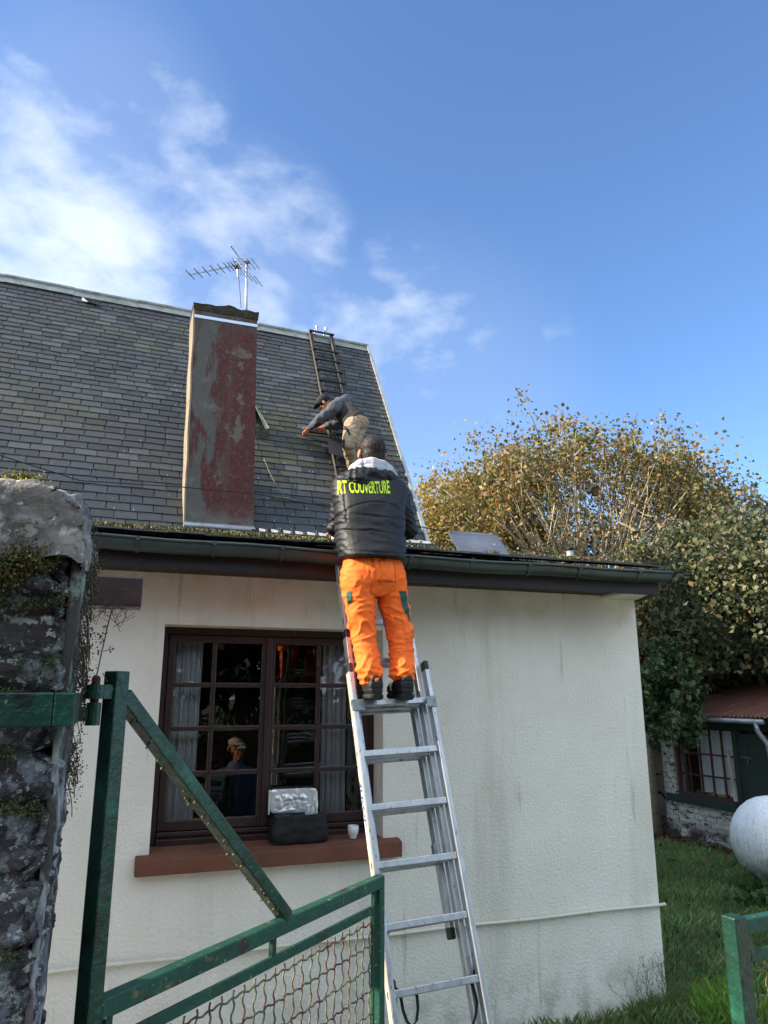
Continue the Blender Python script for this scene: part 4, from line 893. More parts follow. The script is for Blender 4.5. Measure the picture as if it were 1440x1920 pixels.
tp.ball(hipc, sdd*.155, out_*.135, ax*.12); tp.caps(hipc-ax*.10, hipc, .12, .13)
tpm = remesh(tp, .008, 3, .6); a1 = wrinkle(11, .008, (1, 1, 1.8), 4); displace(tpm, lambda p, n_: a1(p, n_)+.005*math.sin(p.z*80+3*noise.noise(p*6))*fgauss(p.z, kn.z-.1, .2)); tro = link('trousers', tpm, M_khaki, rf_, True)
bvk = BVHTree.FromPolygons([v.co+wloc(rf_) for v in tpm.vertices], [tuple(p.vertices) for p in tpm.polygons])
drape('knee_panel', [(647, 815), (657, 812), (655, 846), (646, 842)], 8.0, M_dark, tro, bvk, .006)
drape('side_stripe', [(659, 778), (663, 777), (668, 803), (665, 804)], 8.0, M_cap, tro, bvk, .005)
jt = MB()
jt.loft([(chest-ax*.08, sdd*.07, out_*.07), (chest-ax*.02, sdd*.15, out_*.11), (chest+ax*.12, sdd*.165, out_*.13), (chest+ax*.27, sdd*.16, out_*.14), (hipc-ax*.06, sdd*.168, out_*.145), (hipc-ax*.01, sdd*.165, out_*.14)], 24)
jt.caps(chest-ax*.06, hd+(chest-hd)*.5, .085, .07)
jm = remesh(jt, .008, 3, .6); a2_ = wrinkle(9, .007, (1.3, 1, 1.3), 6); displace(jm, lambda p, n_: a2_(p, n_)); jkt = link('jacket', jm, M_dark, rf_, True)
for a, b, c, nm in ((shn, eln, han, 'sleeve'), (shf, elf, haf, 'sleeve')):
    sl_ = MB(); sl_.caps(a, b, .082, .066); sl_.caps(b, c+(b-c)*.12, .064, .044); sme = remesh(sl_, .008, 3, .6); displace(sme, lambda p, n_: a2_(p, n_)*1.1+.003*math.sin(p.x*90)); link(nm, sme, M_grey, jkt, True)
yk = MB(); yk.caps(shn+out_*.02, shf+out_*.04, .09, .085); yk.caps(chest-ax*.05+out_*.03, hd+(chest-hd)*.6, .07, .06); yme = remesh(yk, .008, 3, .6); displace(yme, lambda p, n_: a2_(p, n_)); link('yoke', yme, M_grey, jkt, True)
cp = MB(); fw_ = V((-.75, .45, -.62)).normalized(); up_ = (V((-.35, .1, .9))-fw_*V((-.35, .1, .9)).dot(fw_)).normalized(); s3 = fw_.cross(up_)
cp.ball(Ph(0, -.008, .045), s3*.088, fw_*.102, up_*.085); cp.loft([(Ph(0, .07, .045), s3*.07, up_*.010), (Ph(0, .13, .04), s3*.066, up_*.008), (Ph(0, .165, .032), s3*.04, up_*.006)], 16, 2.5)
link('cap', remesh(cp, .007, 2, .5), M_cap, rf_, True)
for a, fwv in ((ft, V((.1, .8, .35))), (ftf, V((.3, .8, .35)))):
    bt = MB(); h_ = a+V((0, -.06, -.09)); shoe(bt, h_, fwv, 1.1, .27); bt.caps(a, a+V((0, 0, -.05)), .05, .05); link('boot', remesh(bt, .008, 2, .5), M_khaki, rf_, True)
# roof ladder hooked over the ridge
rl_ = thing('roof_ladder', 'narrow dark roof ladder hooked over the ridge beneath the crouching roofer', 'ladder', RPpx(640, 893, .05))
def RL(x, t, o=.05): return RP(x, t, o)
xl0, xl1 = 2.455, 2.80
ts = lambda p: (p.z-SB)/(zr(p.x)-SB)
tA, tB = ts(RPpx(583, 622, .05)), .10
xlt = lambda t: 2.43+.04*t
for sx in (0, .335):
    m = MB(); m.bar(RL(xlt(tB)+sx, tB, .045), RL(xlt(1)+sx, 1.012, .045), .042, .05); r_ = m.build('rail', M_ladwood, rl_)
    m = MB(); m.bar(RL(xlt(tB)+sx-.023, tB, .047), RL(xlt(1)+sx-.023, 1.01, .047), .006, .054); m.build('rail_edge', M_ladedge, r_)
k = 0
for i in range(17):
    t = .965-.0605*i-.02
    if i == 0: t = 1.0
    if t < .10: break
    m = MB(); m.tube([RL(xlt(t)-.03, t, .085), RL(xlt(t)+.37, t, .085)], .018, 8); m.build('rung', M_blackI, rl_)
for sx in (.09, .24):
    m = MB(); c = RL(xlt(1)+sx, 1.0, .09); m.tube([c+V((0, 0, -.02)), c+V((0, .02, .10)), c+V((0, .07, .13)), c+V((0, .12, .09)), c+V((0, .13, .0))], .013, 8); m.ball(c+V((0, .03, .085)), (.022, 0, 0), (0, .03, 0), (0, 0, .04)); m.build('ridge_hook', M_zinc, rl_)
# kneeling plate and pry bar
pl = MB(); A4 = [RPpx(613, 824, .12), RPpx(642, 830, .12), RPpx(644, 855, .12), RPpx(619, 848, .12)]; pl.hexa([RPpx(613, 818, .11), RPpx(645, 823, .11), RPpx(650, 858, .11), RPpx(617, 850, .11), RPpx(613, 818, .125), RPpx(645, 823, .125), RPpx(650, 858, .125), RPpx(617, 850, .125)])
tag(pl.build('kneeling_board', mat('black_slate_board', [(.3, '#1e2026'), (.7, '#2b2e36')], 6, rough=.7, bump=.2)), 'square dark board lying on the roof ladder below the roofer', 'board')
m = MB(); m.tube([RPpx(572, 809, .05), RPpx(612, 814, .05), RPpx(642, 817, .10), RPpx(662, 818, .12)], .016, 8)
tag(m.build('slate_ripper', M_blackI), 'long dark bar lying across the slates under the roofer\'s hands', 'tool')
# ---- onlooker behind the camera, seen only as a reflection in the window ------
def mirror(px, py, D_):   # point whose reflection in the glass appears at the pixel; D_: distance behind the glass plane
    yg = FY+.016; p = at(px, py, Y=yg+D_); return V((p.x, 2*yg-p.y, p.z))
b0 = mirror(440, 1402, 4.8)
ob = thing('person', 'man in pale flat cap and blue hooded jacket reflected in the left window panes', 'person', (b0.x, b0.y, 0))
bo = MB(); hz = b0.z-.02; hx, hy = b0.x, b0.y
Po = head(bo, (hx, hy, hz), (.25, 1, 0), (0, 0, 1), 1.08)
bo.caps((hx, hy-.02, hz-.08), (hx, hy-.03, hz-.2), .055, .065)
bo.loft([(V((hx, hy-.03, hz-.17)), (.08, 0, 0), (0, .07, 0)), (V((hx, hy-.03, hz-.25)), (.2, 0, 0), (0, .11, 0)), (V((hx, hy-.03, hz-.5)), (.17, 0, 0), (0, .12, 0)), (V((hx, hy-.03, hz-.8)), (.16, 0, 0), (0, .11, 0))], 20)
for s in (-1, 1):
    bo.caps((hx+s*.19, hy-.03, hz-.26), (hx+s*.24, hy-.03, hz-.55), .05, .04); bo.caps((hx+s*.24, hy-.03, hz-.55), (hx+s*.22, hy+.1, hz-.78), .04, .028); hand(bo, (hx+s*.22, hy+.1, hz-.79), (0, .2, -1), (0, 1, .2), 1, .5, s)
    bo.caps((hx+s*.09, hy-.03, hz-.8), (hx+s*.1, hy, hz-1.2), .08, .055); bo.caps((hx+s*.1, hy, hz-1.2), (hx+s*.1, hy-.03, .08), .055, .038); bo.caps((hx+s*.1, hy-.03, .05), (hx+s*.12, hy+.14, .04), .04, .035)
link('body', remesh(bo, .01, 2, .5), M_skin, ob, True)
M_blue = mat('blue_hooded_jacket', [(.3, '#43546c'), (.7, '#51657e')], 8, rough=.8, bump=.3)
jt = MB(); jt.loft([(V((hx, hy-.03, hz-.13)), (.075, 0, 0), (0, .08, 0)), (V((hx, hy-.03, hz-.18)), (.11, 0, 0), (0, .095, 0)), (V((hx, hy-.03, hz-.25)), (.22, 0, 0), (0, .13, 0)), (V((hx, hy-.03, hz-.5)), (.21, 0, 0), (0, .15, 0)), (V((hx, hy-.03, hz-.9)), (.2, 0, 0), (0, .15, 0))], 20)
for s in (-1, 1): jt.caps((hx+s*.19, hy-.03, hz-.27), (hx+s*.24, hy-.03, hz-.55), .075, .062); jt.caps((hx+s*.24, hy-.03, hz-.55), (hx+s*.22, hy+.08, hz-.75), .06, .045)
jt.ball((hx, hy-.10, hz-.19), (.12, 0, 0), (0, .07, 0), (0, 0, .07))
link('jacket', remesh(jt, .012, 3, .6), M_blue, ob, True)
tz = MB()
for s in (-1, 1): tz.caps((hx+s*.09, hy-.03, hz-.82), (hx+s*.1, hy, hz-1.2), .11, .08); tz.caps((hx+s*.1, hy, hz-1.2), (hx+s*.1, hy-.03, .12), .078, .062)
link('trousers', remesh(tz, .012, 3, .6), mat('navy_trousers', '#20283a', rough=.9, bump=.2), ob, True)
cp = MB(); cp.ball(Po(0, -.005, .055), (.092, 0, 0), (0, .115, -.012), (0, .01, .062)); cp.loft([(Po(0, .07, .055), V((.075, 0, 0)), V((0, 0, .012))), (Po(0, .15, .035), V((.05, 0, 0)), V((0, 0, .008)))], 16)
link('flat_cap', remesh(cp, .008, 2, .5), mat('pale_tweed', [(.3, '#a89a80'), (.7, '#c4b79c')], 50, rough=.95, bump=.3), ob, True)
gs = MB()
for s in (-1, 1): gs.tube([Po(s*.034+.024*math.cos(a), .098, .0+.018*math.sin(a)) for a in [i*math.pi/8 for i in range(17)]], .0022, 5)
gs.tube([Po(-.012, .1, .004), Po(.012, .1, .004)], .002, 5); gs.build('glasses', M_black, ob)
stp = MB(); stp.bar((hx-.12, hy+.115, hz-.24), (hx-.15, hy+.135, hz-.62), .035, .012); stp.build('shoulder_strap', M_black, ob)
# ================================================================ THINGS ON THE SILL
bg0 = at(500, 1588, Y=4.985); bx = thing('cooler_bag', 'open black cool bag with silver foil lined lid standing on the window sill', 'bag', (1.2, 5.06, 1.258))
c0, c1 = 1.025, 1.395; by0, by1 = 4.97, 5.135
m = MB(); m.loft([(V(((c0+c1)/2, (by0+by1)/2, 1.262)), V(((c1-c0)/2-.012, 0, 0)), V((0, (by1-by0)/2-.008, 0))), (V(((c0+c1)/2, (by0+by1)/2, 1.275)), V(((c1-c0)/2, 0, 0)), V((0, (by1-by0)/2, 0))), (V(((c0+c1)/2, (by0+by1)/2, 1.34)), V(((c1-c0)/2+.006, 0, 0)), V((0, (by1-by0)/2+.004, 0))), (V(((c0+c1)/2, (by0+by1)/2, 1.405)), V(((c1-c0)/2-.014, 0, 0)), V((0, (by1-by0)/2-.01, 0))), (V(((c0+c1)/2, (by0+by1)/2, 1.425)), V(((c1-c0)/2-.022, 0, 0)), V((0, (by1-by0)/2-.014, 0)))], 40, 6)
M_bag = mat('black_nylon', [(.3, '#06070a'), (.7, '#0d0e12')], 10, rough=.75, bump=.4, bscale=60, bdist=.004)
bme = remesh(m, .008, 2, .5); displace(bme, lambda p, n_: .009*noise.noise(V((p.x*12, p.y*9, p.z*26)))); link('body', bme, M_bag, bx, True)
M_foil = mat('silver_foil', [(.3, '#d8dcdf'), (.7, '#f2f4f5')], 6, rough=.3, metal=.55, bump=.35, bscale=25, bdist=.01)
li = MB(); nx_, nz_ = 50, 36; L0, L1 = at(505, 1535, Y=5.13), at(597, 1530, Y=5.13)
LT = at(500, 1480, Y=5.165).z; vs = []
lx0, lx1, lz0, lz1 = at(507, 1500, Y=5.14).x, at(596, 1500, Y=5.14).x, 1.428, at(550, 1477, Y=5.165).z
for j in range(nz_+1):
    for i in range(nx_+1):
        u, v = i/nx_*2-1, j/nz_*2-1; r_ = (abs(u)**8+abs(v)**8)**(1/8)
        k = max(abs(u), abs(v))/max(r_, 1e-6) if r_ > 0 else 1
        u2, v2 = u*k, v*k; x = (lx0+lx1)/2+(lx1-lx0)/2*u2-.012*(v2+1)/2; z = (lz0+lz1)/2+(lz1-lz0)/2*v2
        cr_ = noise.noise(V((x*16, z*22, 3)))*.014+abs(noise.noise(V((x*30, z*26, 9))))*.010
        vs.append((x, 5.122-abs(cr_)*(1-max(abs(u), abs(v))**6), z))
li.add(vs, [(j*(nx_+1)+i, j*(nx_+1)+i+1, (j+1)*(nx_+1)+i+1, (j+1)*(nx_+1)+i) for j in range(nz_) for i in range(nx_)])
lid = MB(); lc = V(((lx0+lx1)/2-.012, 5.152, (lz0+lz1)/2)); lid.loft([(lc+V((0, -.016, 0)), V(((lx1-lx0)/2+.004, 0, 0)), V((0, .012, (lz1-lz0)/2+.006))), (lc+V((0, .0, 0)), V(((lx1-lx0)/2+.012, 0, 0)), V((0, .012, (lz1-lz0)/2+.012))), (lc+V((0, .018, 0)), V(((lx1-lx0)/2+.006, 0, 0)), V((0, .012, (lz1-lz0)/2+.006)))], 40, 7)
lo = lid.build('lid', M_bag, bx, smooth=True); li.build('foil_lining', M_foil, lo, smooth=True)
rim = MB(); rim.tube([(lx0-.016+(.012 if False else 0), 5.10+.0*k, lz0+(lz1-lz0)*k/10) for k in range(11)], [.006]*11, 6); rim.build('rim', M_foil, lo)
m = MB(); m.ball((1.30, 5.08, 1.43), (.045, 0, 0), (0, .03, 0), (0, 0, .045)); pk = link('wrapped_food', remesh(m, .006, 1, .5), mat('crumpled_clear_wrap', [(.3, '#9ba1a6'), (.7, '#d2d6d8')], 20, rough=.25, bump=.9, bscale=50, bdist=.01), None, True); tag(pk, 'crumpled clear plastic wrap sticking up inside the open cool bag', 'packaging')
s_ = MB(); s_.tube([at(a, b, Y=4.955) for a, b in ((538, 1536), (545, 1529), (556, 1527), (567, 1534), (573, 1548), (566, 1566), (552, 1577), (530, 1583), (510, 1582), (498, 1576), (497, 1570), (505, 1566))], .0022, 6)
s_.tube([at(a, b, Y=4.955) for a, b in ((590, 1530), (592, 1515), (589, 1508), (584, 1511), (580, 1530), (588, 1545))], .002, 6); s_.build('cord', M_cable, bx)
cu = thing('cup', 'small white cup standing on the window sill beside the ladder', 'cup', (1.565, 5.03, 1.262))
cup0 = V((at(662, 1572, Y=5.02).x, 5.02, 1.2635)); m = MB()
prof_ = [(.020, 0), (.022, .008), (.026, .022), (.0335, .035), (.036, .05), (.0365, .082), (.0345, .082), (.033, .05), (.028, .03), (.005, .02)]
n = 28; vs = [(cup0.x+r_*math.cos(2*math.pi*j/n), cup0.y+r_*math.sin(2*math.pi*j/n), cup0.z+z) for r_, z in prof_ for j in range(n)]
m.add(vs, [(i*n+j, i*n+(j+1) % n, (i+1)*n+(j+1) % n, (i+1)*n+j) for i in range(len(prof_)-1) for j in range(n)]+[tuple(range(n-1, -1, -1)), tuple(range((len(prof_)-1)*n, len(prof_)*n))])
m.build('bowl', mat('white_glaze', '#d4d6da', rough=.3, bump=0, coat=.3), cu, smooth=True)
# ================================================================ GATE PILLAR
PX0, PX1, PY0, PY1, PZ = -.85, -.092, 1.74, 2.26, 2.60
pil = thing('stone_pillar', 'tall lichen covered stone gate pillar at the left with mossy rounded top', 'pillar', ((PX0+PX1)/2, 2.02, 0))
M_stone = mat('lichen_stone', [(.30, '#221f1f'), (.45, '#3a3738'), (.6, '#4c494a'), (.72, '#5a5552')], 9, rough=.92, bump=1.0, bscale=55, bdist=.016, detail=10,
              over=[dict(scale=3.2, lo=.52, hi=.62, col='#3d2a2c', amt=.8), dict(scale=11, lo=.52, hi=.60, col='#70757a', amt=.9), dict(scale=24, lo=.56, hi=.61, col='#9aa29c', amt=.9), dict(scale=5, lo=.55, hi=.66, col='#7c8a74', amt=.7, z=(1.9, 2.5)), dict(scale=52, lo=.58, hi=.62, col='#a8aba4', amt=.85), dict(scale=90, lo=.60, hi=.64, col='#17161a', amt=.6), dict(scale=4, lo=.5, hi=.62, col='#2c3320', amt=.85, z=(2.0, 2.6))])
M_mortar = mat('lime_streaked_edge', [(.3, '#7d8082'), (.7, '#b0b3b3')], 12, rough=.9, bump=.9, bscale=45, bdist=.01, stretch=(2, 2, .4), over=[dict(scale=7, lo=.38, hi=.48, col='#3f3c34', z=(1.9, 2.1)), dict(scale=13, lo=.46, hi=.58, col='#3d3a36', stretch=(1, 1, .35)), dict(scale=5, lo=.52, hi=.62, col='#4a3230', amt=.8), dict(scale=9, lo=.54, hi=.62, col='#7c8a78', amt=.9, z=(1.8, 2.2))])
def stone_block(name, x0, x1, y0, y1, z0, z1, m, fn, cell=.012):
    nx_, ny_, nz_ = max(2, int((x1-x0)/cell)), max(2, int((y1-y0)/cell)), max(2, int((z1-z0)/cell)); vs = {}; mb = MB()
    def vid(i, j, k):
        if (i, j, k) not in vs:
            p = V((x0+(x1-x0)*i/nx_, y0+(y1-y0)*j/ny_, z0+(z1-z0)*k/nz_)); vs[(i, j, k)] = len(mb.v); mb.v.append(tuple(fn(p)))
        return vs[(i, j, k)]
    for i in range(nx_):
        for k in range(nz_): mb.f.append((vid(i, 0, k), vid(i+1, 0, k), vid(i+1, 0, k+1), vid(i, 0, k+1)))
    for j in range(ny_):
        for k in range(nz_): mb.f.append((vid(nx_, j, k), vid(nx_, j+1, k), vid(nx_, j+1, k+1), vid(nx_, j, k+1))); mb.f.append((vid(0, j+1, k), vid(0, j, k), vid(0, j, k+1), vid(0, j+1, k+1)))
    for i in range(nx_):
        for j in range(ny_): mb.f.append((vid(i, j, nz_), vid(i+1, j, nz_), vid(i+1, j+1, nz_), vid(i, j+1, nz_)))
    return mb.build(name, m, pil, smooth=True)
joints = [.18, .42, .58, .86, 1.05, 1.33, 1.52, 1.70, 1.83, 1.955, 2.06, 2.17, 2.245, 2.37]
xc_, yc_ = (PX0+PX1)/2, (PY0+PY1)/2
def stonefn(p):
    d = V((p.x-xc_, p.y-yc_, 0)); d = V((d.x/(PX1-PX0), d.y/(PY1-PY0), 0))
    mxd = max(abs(d.x), abs(d.y)); nrm = V((math.copysign(1, d.x) if abs(d.x) >= mxd-1e-4 else 0, math.copysign(1, d.y) if abs(d.y) >= mxd-1e-4 else 0, 0)).normalized()
    zz = p.z+.018*noise.noise(V((p.x*5, p.y*5, p.z*2)))
    dj = min(abs(zz-j) for j in joints); ji = sum(1 for j in joints if zz > j)
    a = .013*noise.fractal(p*11, .7, 2, 6)+.010*noise.noise(V((ji*7.3, p.x*3, p.y*3)))-.024*math.exp(-(dj/.011)**2)
    xj = PX1-.22-.17*((ji*37) % 3)
    if abs(d.y) >= mxd-1e-4 and abs(p.x-xj) < .03: a -= .018*math.exp(-((p.x-xj)/.009)**2)
    fr_ = (zz*13+1.5*noise.noise(V((p.x*4, p.y*4, ji*3)))) % 1.0; a += .016*fr_-.008; st_ = noise.noise(p*14+V((ji*5, 0, 0))); a += .006*round(st_*3)/1.5
    corner = max(0, abs(d.x)+abs(d.y)-.86)*.22
    return p+nrm*(a-corner)
stone_block('stonework', PX0, PX1-.006, PY0, PY1, 0, 2.47, M_stone, stonefn, .0095)
def mortfn(p):
    q_ = V((p.x, p.y, p.z)); s_ = .010*noise.fractal(V((p.x*20, p.y*12, p.z*6)), 1, 2, 4)
    if q_.x > PX1-.009: q_.x += s_+.010*noise.noise(V((p.z*4, 2, p.y*5)))+(.006 if p.z > 1.9 else 0)
    if q_.y < 1.80: q_.y += .012*noise.noise(V((p.z*8, 7, p.x*30)))
    return q_
stone_block('edge_render', PX1-.016, PX1-.002, PY0+.022, PY1-.16, 0, 2.47, M_mortar, mortfn, .012)
M_capst = mat('lichen_coping', [(.3, '#47433f'), (.5, '#716c66'), (.7, '#8d867c')], 11, rough=.9, bump=.9, bscale=30, bdist=.012, over=[dict(scale=20, lo=.58, hi=.66, col='#a9a79c', amt=.8), dict(scale=5, lo=.54, hi=.64, col='#35332f', amt=.8), dict(scale=44, lo=.62, hi=.66, col='#c2c0b4', amt=.8), dict(scale=80, lo=.6, hi=.64, col='#2c2a26', amt=.6)])
def capfn(p):
    q_ = V(p); u = (p.x-PX0)/(PX1+.02-PX0)
    if p.z > 2.50: q_.z = 2.50+(p.z-2.50)*(1-.35*abs(2*((p.y-1.70)/.66)-1)**3)*(1-.15*max(0, u-.7)/.3)
    f = .022*noise.fractal(p*7, .7, 2, 6); q_ += V((f*(1 if p.x > PX1-.05 else .3), -abs(f)*(1 if p.y < 1.8 else .3), f*.8))
    q_.z += .010*(((p.x*3+1.3*noise.noise(p*5)) % 1.0)-.5)*(p.z > 2.5)
    if p.x > PX1-.06: q_.x -= .03*max(0, (p.z-2.5)/.16)**3
    return q_
stone_block('coping', PX0-.03, PX1+.012, 1.70, 2.34, 2.45, 2.665, M_capst, capfn, .012)
# iron strap let into the pillar, with hinge pin
m = MB(); z0, z1 = at(100, 1362, Y=1.72).z, at(100, 1298, Y=1.72).z
m.box((PX0-.02, PY0-.045, z0), (PX1-.02, PY0-.022, z1)); m.box((PX1-.0195, PY0-.044, z0), (PX1+.022, PY1-.16, z1)); m.build('iron_strap', M_green, pil, bevel=.004)
hp = at(178, 1300, D=2.05); 
m = MB(); m.tube([(hp.x, hp.y, z0-.01), (hp.x, hp.y, z0+.045)], .0175, 12); m.box((PX1-.0, hp.y-.012, z0+.0), (hp.x-.005, hp.y+.012, z0+.035)); m.build('hinge_block', M_green, pil)
m = MB(); m.tube([(hp.x, hp.y, z0+.03), (hp.x, hp.y, 2.215)], .0105, 12); m.ball((hp.x, hp.y, 2.215), (.0105, 0, 0), (0, .0105, 0), (0, 0, .008)); m.build('hinge_pin', M_rust, pil)
# moss cushions and small ferns on the pillar
def clump(C, n, rad, sz, pal, flat=.5, up=-.5):
    off = rng.normal(size=(n, 3))*np.array([rad, rad, rad*flat]); P = np.array(C)+off; return leaf_quads(P, rng.uniform(sz*.5, sz, n), up=up), pick(pal, n)
Q, Cc = [], []
mossp = ['#6b6f2c', '#8d8436', '#4d5526', '#39441f', '#a08f3c']; fernp = ['#2c3d1c', '#3a4a22', '#4a5227', '#5b4b2c', '#243119']
for i in range(26):
    x = rng.uniform(PX0, -.22); y = rng.uniform(1.76, 2.0); a_, b_ = clump((x, y, 2.655), 420, .022, .009, mossp if rng.random() < .7 else ['#8a6a3a', '#a9713c', '#6b6f2c'], .35); Q.append(a_); Cc.append(b_)
for i in range(90):   # band under the coping
    x = rng.uniform(PX0, -.14); a_, b_ = clump((x, 1.70+rng.uniform(-.0, .02), 2.455+.02*math.sin(x*9)+rng.uniform(-.02, .03)), 330, .015, .009, fernp+['#7a7a34', '#8a5a2c'], .9, .3); Q.append(a_); Cc.append(b_)
for i in range(60):   # tufts in the joints
    j = joints[rng.integers(7, 14)]; x = rng.uniform(-.42, -.12); a_, b_ = clump((x, 1.735, j+rng.uniform(-.015, .01)), 130, .010, .008, fernp, .7, .3); Q.append(a_); Cc.append(b_)
o = quads('moss', np.concatenate(Q), M_moss, pil, np.concatenate(Cc)); o['kind'] = 'stuff'
# dry creeper hanging down the right edge
cr_ = thing('creeper', 'dry trailing creeper hanging down the right edge of the stone pillar', 'plant', (-.05, 2.05, 0))
Q, Cc = [], []; stm = MB()
for i in range(60):
    z = rng.uniform(1.98, 2.60); y = rng.uniform(1.85, 2.15); x0 = PX1+.008; L_ = rng.uniform(.04, .15)*(1.0 if z > 2.25 else .6); pts = [V((x0, y, z))]
    for k in range(5): pts.append(pts[-1]+V((.007*(1-k/5), rng.normal()*.004, -L_/5+rng.normal()*.003)))
    stm.tube(pts, .0011, 4)
    a_, b_ = clump(pts[2], 34, .010, .008, ['#4a4a2c', '#5d5234', '#3a4526', '#6b5a44', '#2f3a20'], 1.8, .4); Q.append(a_); Cc.append(b_)
vine = [at(a, b, Y=2.08) for a, b in ((215, 1130), (208, 1150), (200, 1180), (196, 1200), (190, 1225), (183, 1258), (179, 1275))]; stm.tube(vine, .0018, 5)
for k in range(10):
    p = vine[min(k//2+1, 6)]; pts = [p+V((rng.normal()*.006, rng.normal()*.006, rng.normal()*.012)) for _ in range(1)]; pts += [pts[0]+V((rng.uniform(-.02, .02), 0, rng.uniform(-.02, .02)))]; stm.tube(pts, .0011, 4); a_, b_ = clump(pts[-1], 8, .004, .009, ['#3b2b22', '#4d3a2a'], 1); Q.append(a_); Cc.append(b_)
for k in range(26):
    a0 = at(200+rng.uniform(-12, 25), 1120+rng.uniform(-25, 20), Y=2.2); stm.tube([a0, a0+V((rng.uniform(-.03, .05), rng.uniform(-.02, .02), rng.uniform(-.05, .01))), a0+V((rng.uniform(-.05, .06), 0, rng.uniform(-.08, -.02)))], .0009, 4)
stm.build('stem', mat('dry_stem', '#4c3f36', rough=.9, bump=0), cr_); quads('foliage', np.concatenate(Q), M_moss, cr_, np.concatenate(Cc))
# dark beam end behind the pillar
bmz0, bmz1 = at(260, 1138, Y=3.4).z, at(268, 1083, Y=3.4).z; bxx = at(267, 1110, Y=3.4).x
wb = thing('timber_post_and_beam', 'dark red brown timber beam end poking out behind the stone pillar', 'beam', (-.6, 3.45, 0))
m = MB(); m.box((-1.6, 3.4, bmz0), (bxx, 3.54, bmz1)); m.build('beam', M_win, wb, bevel=.006)
m = MB(); m.box((-.62, 3.405, 0), (-.48, 3.535, bmz0-.001)); m.build('post', M_win, wb, bevel=.006)
# ================================================================ GATE LEAVES
def gate(lab, h, d, L_, brace=True, top=2.235, sw=.046, zr_=1.447):
    d = V(d).normalized(); up = V((0, 0, 1)); o = V(h); nn_ = d.cross(up)
    G = thing('iron_gate', lab, 'gate', (o.x, o.y, 0), 'green iron gate leaves')
    P = lambda s_, z, k=0.0: V((o.x, o.y, 0))+d*s_+up*z+nn_*k
    m = MB(); m.bar(P(0, .06), P(0, top), sw, sw, d); m.build('hinge_stile', M_green, G, bevel=.004)
    m = MB(); m.bar(P(sw/2+.001, zr_), P(L_, zr_), .046, .04, up); m.build('top_rail', M_greenw, G, bevel=.004)
    m = MB(); m.bar(P(L_-.02, .06), P(L_-.02, zr_-.0235), .04, .04, d); m.build('end_stile', M_greenw, G, bevel=.004)
    m = MB(); m.bar(P(sw/2+.001, .12), P(L_-.0405, .12), .045, .035, up); m.build('bottom_rail', M_greenw, G, bevel=.004)
    zm = zr_-.092
    m = MB(); m.bar(P(sw/2+.03, zm), P(L_-.075, zm), .032, .012, up); m.bar(P(sw/2+.03, .19), P(L_-.075, .19), .032, .012, up); m.bar(P(L_-.066, .17), P(L_-.066, zm+.014), .012, .012, d); m.bar(P(sw/2+.022, .17), P(sw/2+.022, zm+.014), .012, .012, d); m.build('mesh_frame', M_greenw, G, bevel=.002)
    for s_ in (.06, L_*.5, L_-.055):
        m = MB(); m.bar(P(s_, zm+.016), P(s_, zr_-.0235), .022, .014, d); m.build('lug', M_green, G)
    wm_ = MB(); sp = .052; k = 0; s_ = .075
    while s_ < L_-.085:
        pts = [P(s_+.0045*math.sin(z*math.pi/.026+k*math.pi), z, .003*math.cos(z*math.pi/.052+k*math.pi)) for z in np.arange(.2, zm-.012, .013)]; wm_.tube(pts, .0032, 5); s_ += sp; k += 1
    z = zm-.045; k = 0
    while z > .22:
        pts = [P(q_, z+.0035*math.sin(q_*math.pi/.026+k*math.pi), .003*math.cos(q_*math.pi/.052+k*math.pi)) for q_ in np.arange(.055, L_-.07, .013)]; wm_.tube(pts, .0034, 5); z -= .078; k += 1
    wm_.build('wire_mesh', M_wire, G)
    if brace:
        bs = L_*.545
        m = MB(); m.bar(P(.02, top-.06), P(bs, zr_+.024), .043, .040, nn_); m.build('brace', M_green, G, bevel=.004)
        m = MB(); m.bar(P(-.03, 2.165, 0), P(-.03, 2.20, 0), .05, .03, d); m.tube([(hp.x, hp.y, 2.165), (hp.x, hp.y, 2.20)], .022, 14); m.build('hinge_eye', M_green, G)
        cr = MB()
        for i in range(45):   # crumbling dirt and lichen along the brace's underside
            t_ = rng.random()**.6; c = P(.02+(bs-.02)*t_, top-.06+(zr_+.024-top+.06)*t_)-up*.03+nn_*rng.uniform(-.02, .02); r_ = rng.uniform(.002, .006); cr.ball(c, (r_, 0, 0), (0, r_, 0), (0, 0, r_*.8), 6, 4)
        o_ = cr.build('flaking_paint', mat('lichen_crumbs', [(.3, '#4a4a30'), (.7, '#6d7050')], 60, rough=1, bump=0), G); o_['kind'] = 'stuff'
    return G
g0 = at(213, 1290, D=2.10); g1 = at(711, 1640, Z=1.47)
gate('tall green iron gate leaf with diagonal brace hung on the stone pillar', (g0.x+.006, g0.y, 0), (g1.x-g0.x, g1.y-g0.y, 0), (V((g1.x, g1.y, 0))-V((g0.x, g0.y, 0))).length)
r0 = at(1376, 1726, Z=1.46); r1 = at(1440, 1716, Z=1.46)
G2 = gate('lower green iron gate leaf at the bottom right corner over the lawn', (r0.x, r0.y, 0), (1, .12, 0), 1.42, False, 1.475, .055, 1.44)
